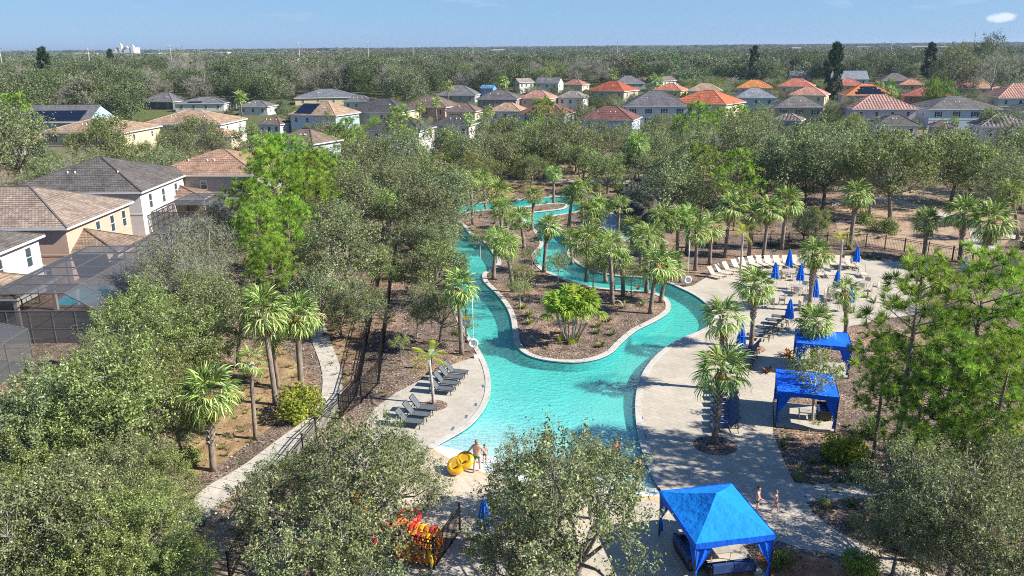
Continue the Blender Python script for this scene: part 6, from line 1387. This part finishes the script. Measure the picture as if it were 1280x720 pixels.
# lamp/sign posts and life rings
def post_sign(px, py, ty, label, sign):
    b = at(px, py, 0); h = height_at(b, ty); o = thing('lamp_post', label, 'post', (b.x, b.y, 0)); MB().tube([(0, 0, 0), (0, 0, .15), (0, 0, .2), (0, 0, h)], [.12, .12, .06, .05], 8).build('pole', M['black'], o)
    if sign:
        MB().box((0, -.07, 1.95), (.3, .015, .11)).build('sign_header', M['yellow'], o); s = MB().box((0, -.07, 1.62), (.3, .015, .22)).build('sign_board', plain('sign_blue', (.06, .25, .55)), o)
        MB().tube([(0, -.088, 1.62), (0, -.094, 1.62)], .12, 14).build('sign_symbol', M['white'], s)
    else: MB().box((0, 0, h), (.3, .12, .05)).build('lamp_head', M['black'], o)
post_sign(583, 428, 378, 'black post with yellow and blue sign beside the left bank palm', True); post_sign(850, 353, 309, 'slim black lamp post beside the right bank life ring', False)
def life_ring(px, py, ty, rz, ringz, label):
    b = at(px, py, 0); h = height_at(b, ty); o = thing('life_ring_stand', label, 'life ring', (b.x, b.y, 0)); MB().tube([(0, 0, 0), (0, 0, h)], .03, 6).build('pole', M['white'], o)
    q = MB(); n, m = 24, 8
    for i in range(n):
        for j in range(m):
            def tp_(i, j): a = 2*math.pi*i/n; b_ = 2*math.pi*j/m; return ((.30+.08*math.cos(b_))*math.cos(a), -.1+.08*math.sin(b_), ringz+(.30+.08*math.cos(b_))*math.sin(a))
            q.face([tp_(i, j), tp_(i+1, j), tp_(i+1, j+1), tp_(i, j+1)], 0, None, True)
    q.build('ring', M['white'], o); MB().box((0, -.05, ringz), (.16, .02, .16)).build('backboard', M['white'], o)
life_ring(592, 440, 364, 0, .75, 'white life ring on its stand at the left pool bank'); life_ring(859, 357, 300, 0, .6, 'white life ring at the right pool bank near the lamp post')
sg = at(540, 462, 0); o = thing('hand_sanitizer_stand', 'small pale blue box on a thin stand behind the feather palm', 'stand', (sg.x, sg.y, 0)); MB().box((0, 0, .6), (.03, .03, .6)).build('pole', M['dark_metal'], o); MB().box((0, 0, 1.3), (.2, .12, .18)).build('box', plain('pale_blue', (.45, .6, .75)), o)
# stools and chairs by the tube pen
sm_ = at(596, 688, 0)
for px, py, mat, lab, hh in ((583,684,'beige_metal','tan folding director chair right of the tube pen',.45),(596,692,'dark_metal','dark metal stool right of the tube pen',.75)):
    P = at(px, py, 0); o = thing('stool' if hh > .6 else 'folding_chair', lab, 'stool' if hh > .6 else 'chair', (P.x, P.y, .01), .3); MB().box((0, 0, hh), (.22, .22, .025)).build('seat', M['dark_metal'] if hh > .6 else plain('tan_canvas', (.42, .30, .2)), o)
    for a in (-1, 1):
        for b in (-1, 1): MB().bar((a*.18, b*.18, hh-.02), (a*.25, b*.25, 0), .035, .035).build('leg', M[mat], o)
    if hh < .6: MB().box((0, -.22, .72), (.24, .012, .12)).build('backrest', plain('tan_canvas', (.42, .30, .2)), o); [MB().box((s*.25, -.02, .6), (.02, .25, .015)).build('armrest', M['white'], o) for s in (-1, 1)]
# inflatable tubes
def torus(cx, cy, cz, R, r, tilt, az, n=22, m=10, sx=1.0):
    q = MB(); Mx = Matrix.Translation((cx, cy, cz)) @ Matrix.Rotation(az, 4, 'Z') @ Matrix.Rotation(tilt, 4, 'X')
    def P(i, j): a = 2*math.pi*i/n; b = 2*math.pi*j/m; return tuple(Mx @ Vector(((R+r*math.cos(b))*math.cos(a)*sx, (R+r*math.cos(b))*math.sin(a), r*math.sin(b))))
    for i in range(n):
        for j in range(m): q.face([P(i, j), P(i+1, j), P(i+1, j+1), P(i, j+1)], 0, None, True)
    return q
pen = [at(549, 722, 0), at(515, 712, 0), at(530, 686, 0), at(566, 692, 0)]; k = 0; rt = random.Random(21); pc = at(523, 690, 0)
for row in range(3):
    for c_ in range(7):
        x, y = pc.x + (c_-3)*.24 + row*.10, pc.y + row*.6 - .55 - c_*.06; colr = ['orange', 'yellow', 'orange', 'red'][(c_*3+row*2) % 4] if row else ['orange', 'orange', 'yellow', 'red'][c_ % 4]
        t = torus(0, 0, 0, .40, .115, R_(80), R_(84)+rt.uniform(-.1, .1)).build('inflatable_tube', M[colr]); t.location = (x, y, .55)
        tag(t, '%s inflatable tube standing packed in the fenced pen at the bottom' % colr, 'inflatable tube', '%s tubes packed in the pen' % colr)
for i, (px, py, cc, lab) in enumerate([(494,664,'red','red tube lying left of the pen under the oak'),(512,650,'red','upper red tube under the oak branches'),(452,628,'yellow','yellow tube glimpsed through the middle of the oak'),(446,640,'orange','orange tube below the yellow one seen through the oak'),(462,652,'orange','orange tube farther right under the oak'),(393,630,'yellow','yellow tube at the left under the oak'),(478,676,'red','dark red tube lying at the foot of the oak'),(505,668,'orange','orange tube next to the pen')]):
    P = at(px, py, 0); t = torus(0, 0, 0, .46, .17, .1*i, i).build('inflatable_tube', M[cc]); t.location = (P.x, P.y, .22); tag(t, lab, 'inflatable tube')
# bottle-green slide, small things: depth tiles along the pool edges
for i, (px, py) in enumerate([(608,468),(604,483),(595,506),(583,521),(566,536),(803,478),(800,500),(802,522),(806,545)]):
    P = at(px, py, 0); e = MB().box((0, 0, .012), (.07, .22, .004)).build('marker_tile', plain('marker_blue', (.10, .16, .28)), None, (P.x, P.y, .012), (0, 0, R_(20-i*8 if i < 5 else 0)))
    tag(e, 'dark marker tile in the deck by the %s, %s from the far end' % ('left bank' if i < 5 else 'right bank', ['first', 'second', 'third', 'fourth', 'fifth'][i % 5]), 'marker tile', 'marker tiles along the deck edge')
w_ = at(597, 447, 0); tag(MB().box((0, 0, .1), (.28, .14, .09)).build('skimmer_lid', M['white'], None, (w_.x, w_.y, .01), (0, 0, .3)), 'white box at the tip of the left deck by the water', 'lid')
# ================================================================== people
def person(label, px, py, pose, skin, hair, H=1.75, rz=0.0, shorts=None, top=None, z=0.015, longhair=False, bulk=1.0):
    P = at(px, py, z); o = thing('person', label, 'person', (P.x, P.y, z), rz); s = H/1.75
    J = dict(pel=(0, 0, .95), wai=(0, 0, 1.08), che=(0, .01, 1.32), nec=(0, 0, 1.50), hea=(0, -.02, 1.60), top=(0, -.01, 1.72),
             hL=(-.10, 0, .90), kL=(-.12, -.02, .50), aL=(-.12, .02, .08), tL=(-.13, -.17, .03), hR=(.10, 0, .90), kR=(.12, -.02, .50), aR=(.12, .02, .08), tR=(.13, -.17, .03),
             sL=(-.19, 0, 1.42), eL=(-.27, .02, 1.15), wL=(-.29, -.06, .90), sR=(.19, 0, 1.42), eR=(.27, .02, 1.15), wR=(.29, -.06, .90))
    J.update(pose)
    rad = dict(pel=(.155, .12), wai=(.14, .105), che=(.165, .12), nec=(.058, .058), hea=(.085, .1), top=(.06, .075), hL=(.10, .1), kL=(.06, .06), aL=(.042, .045), tL=(.04, .028), sL=(.062, .062), eL=(.042, .042), wL=(.028, .03))
    for k in list(rad):
        if k not in ('hea', 'top', 'nec'): rad[k] = (rad[k][0]*bulk, rad[k][1]*bulk)
    for k in ('h', 'k', 'a', 't', 's', 'e', 'w'): rad[k+'R'] = rad[k+'L']
    E = [('pel', 'wai'), ('wai', 'che'), ('che', 'nec'), ('nec', 'hea'), ('hea', 'top'), ('pel', 'hL'), ('hL', 'kL'), ('kL', 'aL'), ('aL', 'tL'), ('pel', 'hR'), ('hR', 'kR'), ('kR', 'aR'), ('aR', 'tR'), ('che', 'sL'), ('sL', 'eL'), ('eL', 'wL'), ('che', 'sR'), ('sR', 'eR'), ('eR', 'wR')]
    names = list(J); pos = {k: Vector(v)*s for k, v in J.items()}
    for sd in 'LR':           # palm, four fingers and a thumb
        w = pos['w'+sd]; d = (w-pos['e'+sd]).normalized(); sx = 1 if sd == 'R' else -1; pn = 'p'+sd; pos[pn] = w+d*.085*s; names.append(pn); rad[pn] = (.038, .018); E.append(('w'+sd, pn))
        lat = d.cross(Vector((1, 0, 0))).normalized()
        for f in range(4):
            for g, (dl_, rr_) in enumerate(((.035, .0095), (.065+.008*(1 if f in (1, 2) else 0), .008))):
                nm = 'f%s%d%d' % (sd, f, g); pos[nm] = pos[pn] + d*dl_*s + lat*(f-1.5)*.022*s + Vector((-sx*.014*(g+1), 0, 0))*s; names.append(nm); rad[nm] = (rr_, rr_); E.append((pn if g == 0 else 'f%s%d0' % (sd, f), nm))
        nm = 't_'+sd; pos[nm] = w + d*.055*s - lat*.055*s; names.append(nm); rad[nm] = (.010, .010); E.append(('w'+sd, nm))
    def skinmesh(nm, ks, Es, grow=0.0, sub=2, scale={}):
        me = bpy.data.meshes.new(nm); me.from_pydata([pos[k] for k in ks], [(ks.index(a), ks.index(b)) for a, b in Es], []); t = bpy.data.objects.new(nm, me); COL.objects.link(t)
        t.modifiers.new('s', 'SKIN'); t.modifiers.new('u', 'SUBSURF').levels = sub
        for i, k in enumerate(ks):
            sv = me.skin_vertices[0].data[i]; r = rad[k]; sv.radius = ((r[0]+grow)*s*scale.get(k, 1), (r[1]+grow)*s*scale.get(k, 1)); sv.use_root = (i == 0)
        dg = bpy.context.evaluated_depsgraph_get(); ev = bpy.data.meshes.new_from_object(t.evaluated_get(dg)); bpy.data.objects.remove(t); ev.name = nm
        ev.polygons.foreach_set('use_smooth', [True]*len(ev.polygons)); return ev
    b = skinmesh('body', names, E); b.materials.clear(); b.materials.append(skin); add('body', b, o)
    if shorts:
        ks = ['pel', 'wai', 'hL', 'qL', 'hR', 'qR']; pos['qL'] = pos['hL'].lerp(pos['kL'], .5); pos['qR'] = pos['hR'].lerp(pos['kR'], .5); rad['qL'] = rad['qR'] = (.085, .085)
        pos['wai'] = pos['pel'].lerp(pos['wai'], .6); m = skinmesh('shorts', ks, [('pel', 'wai'), ('pel', 'hL'), ('hL', 'qL'), ('pel', 'hR'), ('hR', 'qR')], .028); m.materials.clear(); m.materials.append(shorts); add('shorts', m, o)
    if top:
        pos['che2'] = pos['che']; m = skinmesh('swim_top', ['che', 'wai'], [('che', 'wai')], .03); m.materials.clear(); m.materials.append(top); add('swim_top', m, o)
    h = pos['hea'].lerp(pos['top'], .45) + Vector((0, .02, .015))*s; bm = bmesh.new(); bmesh.ops.create_uvsphere(bm, u_segments=14, v_segments=10, radius=1)
    for v in bm.verts:
        v.co.x *= .095*s; v.co.y *= .112*s; v.co.z *= .115*s
        if v.co.y < -.05*s and v.co.z < .03*s: v.co.y *= .35
        if longhair and v.co.z < 0: v.co.z *= 2.2
    me = bpy.data.meshes.new('hair'); bm.to_mesh(me); bm.free(); me.polygons.foreach_set('use_smooth', [True]*len(me.polygons)); me.materials.append(hair); add('hair', me, o, h)
    f = MB(); n = pos['hea'] + Vector((0, -.115, .03))*s; f.tube([n+Vector((0, .02, .03)), n+Vector((0, -.01, -.01))], [.008, .014], 5); f.build('nose', skin, o)
    e = MB(); [e.box((n.x+sx*.032*s, n.y+.022*s, n.z+.03*s), (.012*s, .006*s, .006*s)) for sx in (-1, 1)]; e.build('eyes', M['hair'], o)
    e = MB(); e.box((n.x, n.y+.016*s, n.z-.045*s), (.022*s, .006*s, .005*s)); e.build('mouth', M['red'], o)
    e = MB(); [e.box((pos['hea'].x+sx*.092*s, pos['hea'].y, pos['hea'].z+.04*s), (.008*s, .018*s, .03*s)) for sx in (-1, 1)]; e.build('ears', skin, o)
    return o, P
green = plain('green_shorts', (.01, .22, .10), .7); blk = plain('black_shorts', (.015, .015, .02), .7); prp = plain('purple_swimsuit', (.08, .02, .20), .7)
man, mp = person('man with green swim shorts carrying a yellow tube, seen from behind', 596.5, 589.5, dict(kL=(-.10, -.14, .52), aL=(-.11, -.12, .09), tL=(-.12, -.30, .04), kR=(.11, .03, .50), aR=(.12, .18, .12), tR=(.12, .04, .03), eL=(-.36, -.03, 1.2), wL=(-.42, -.16, 1.0), eR=(.36, -.02, 1.18), wR=(.52, -.10, .98)), M['skin2'], M['hair2'], 1.88, R_(168), green, bulk=1.22)
# the two-ring yellow tube he drags
o = thing('double_tube', 'two-ring yellow tube dragged by the man in green shorts', 'inflatable tube', (mp.x-.88, mp.y-.12, .0), R_(12))
ax_ = Matrix.Rotation(R_(-28), 4, 'Y') @ Matrix.Rotation(R_(30), 4, 'X')
for x in (-.27, .27):
    q = torus(0, 0, 0, .36, .17, 0, 0, 26, 12); f_ = MB(); f_.tube([(0, 0, -.08), (0, 0, .14)], .3, 20)
    e_ = ax_.to_euler(); c_ = ax_ @ Vector((x, 0, 0)) + Vector((0, 0, .62)); r_ = q.build('ring', M['yellow'], o, c_, e_)
    f_.build('seat_floor', M['yellow'], r_)
    h_ = ax_ @ Vector((x, -.2, .17)) + Vector((0, 0, .62)); MB().box((0, 0, 0), (.09, .03, .04)).build('handle', M['black'], o, h_, e_)
kid, _ = person('child with dark hair and dark swim shirt half hidden behind the man in green shorts', 606, 579, {}, M['skin'], M['hair'], 1.15, R_(10), blk, plain('dark_rash_shirt', (.03, .04, .07)), z=-.08)
person('bather in black shorts standing at the right bank of the shallow end', 798, 607, dict(eL=(-.26, -.08, 1.17), wL=(-.2, -.28, 1.05)), M['skin'], M['hair'], 1.74, R_(-100), blk, z=-.06)
person('bather in orange trunks seen through the oak in the shallow end', 769, 584, {}, M['skin'], M['hair'], 1.7, R_(40), plain('orange_trunks', (.5, .16, .03), .7), z=-.12)
person('bare-chested boy with dark hair behind the big bright cabana', 946, 641, dict(eL=(-.28, -.1, 1.2), wL=(-.22, -.3, 1.1)), M['skin2'], M['hair'], 1.45, R_(60), plain('dark_trunks', (.02, .02, .04), .7))
person('girl in purple swimsuit walking on the deck right of the big cabana', 968.5, 640, dict(kL=(-.1, -.2, .53), aL=(-.11, -.24, .12), tL=(-.11, -.4, .08), kR=(.1, .06, .5), aR=(.1, .28, .14), tR=(.1, .18, .03), eL=(-.3, .06, 1.2), eR=(.3, -.04, 1.2), wL=(-.34, .1, 1.0)), M['skin2'], M['hair2'], 1.2, R_(60), prp, prp, longhair=True)
person('person in tan shirt walking under the lower right oak', 1172, 697, dict(kL=(-.1, -.16, .52), aL=(-.11, -.14, .09), kR=(.1, .05, .5), aR=(.1, .25, .14)), M['skin'], M['hair2'], 1.7, R_(80), plain('tan_shorts', (.42, .30, .2), .8), plain('tan_shirt', (.55, .40, .28), .8))
person('person in white shirt under the oak at the lower right corner', 1268, 700, {}, M['skin2'], M['hair'], 1.72, R_(30), blk, plain('white_shirt', (.75, .75, .75), .8))
swl = at(577, 412)
# ================================================================== haze
hz = MB().box((0, 4950, 25), (9200, 5060, 28)).build('haze', [])
hm = bpy.data.materials.new('haze'); hm.use_nodes = True; ht = hm.node_tree; ht.nodes.remove(ht.nodes['Principled BSDF']); pv = ht.nodes.new('ShaderNodeVolumePrincipled')
pv.inputs['Color'].default_value = (.62, .78, 1.0, 1); pv.inputs['Density'].default_value = .0001; pv.inputs['Anisotropy'].default_value = .2
ht.links.new(pv.outputs[0], ht.nodes['Material Output'].inputs['Volume']); hz.data.materials.append(hm); tag(hz, kind='stuff')
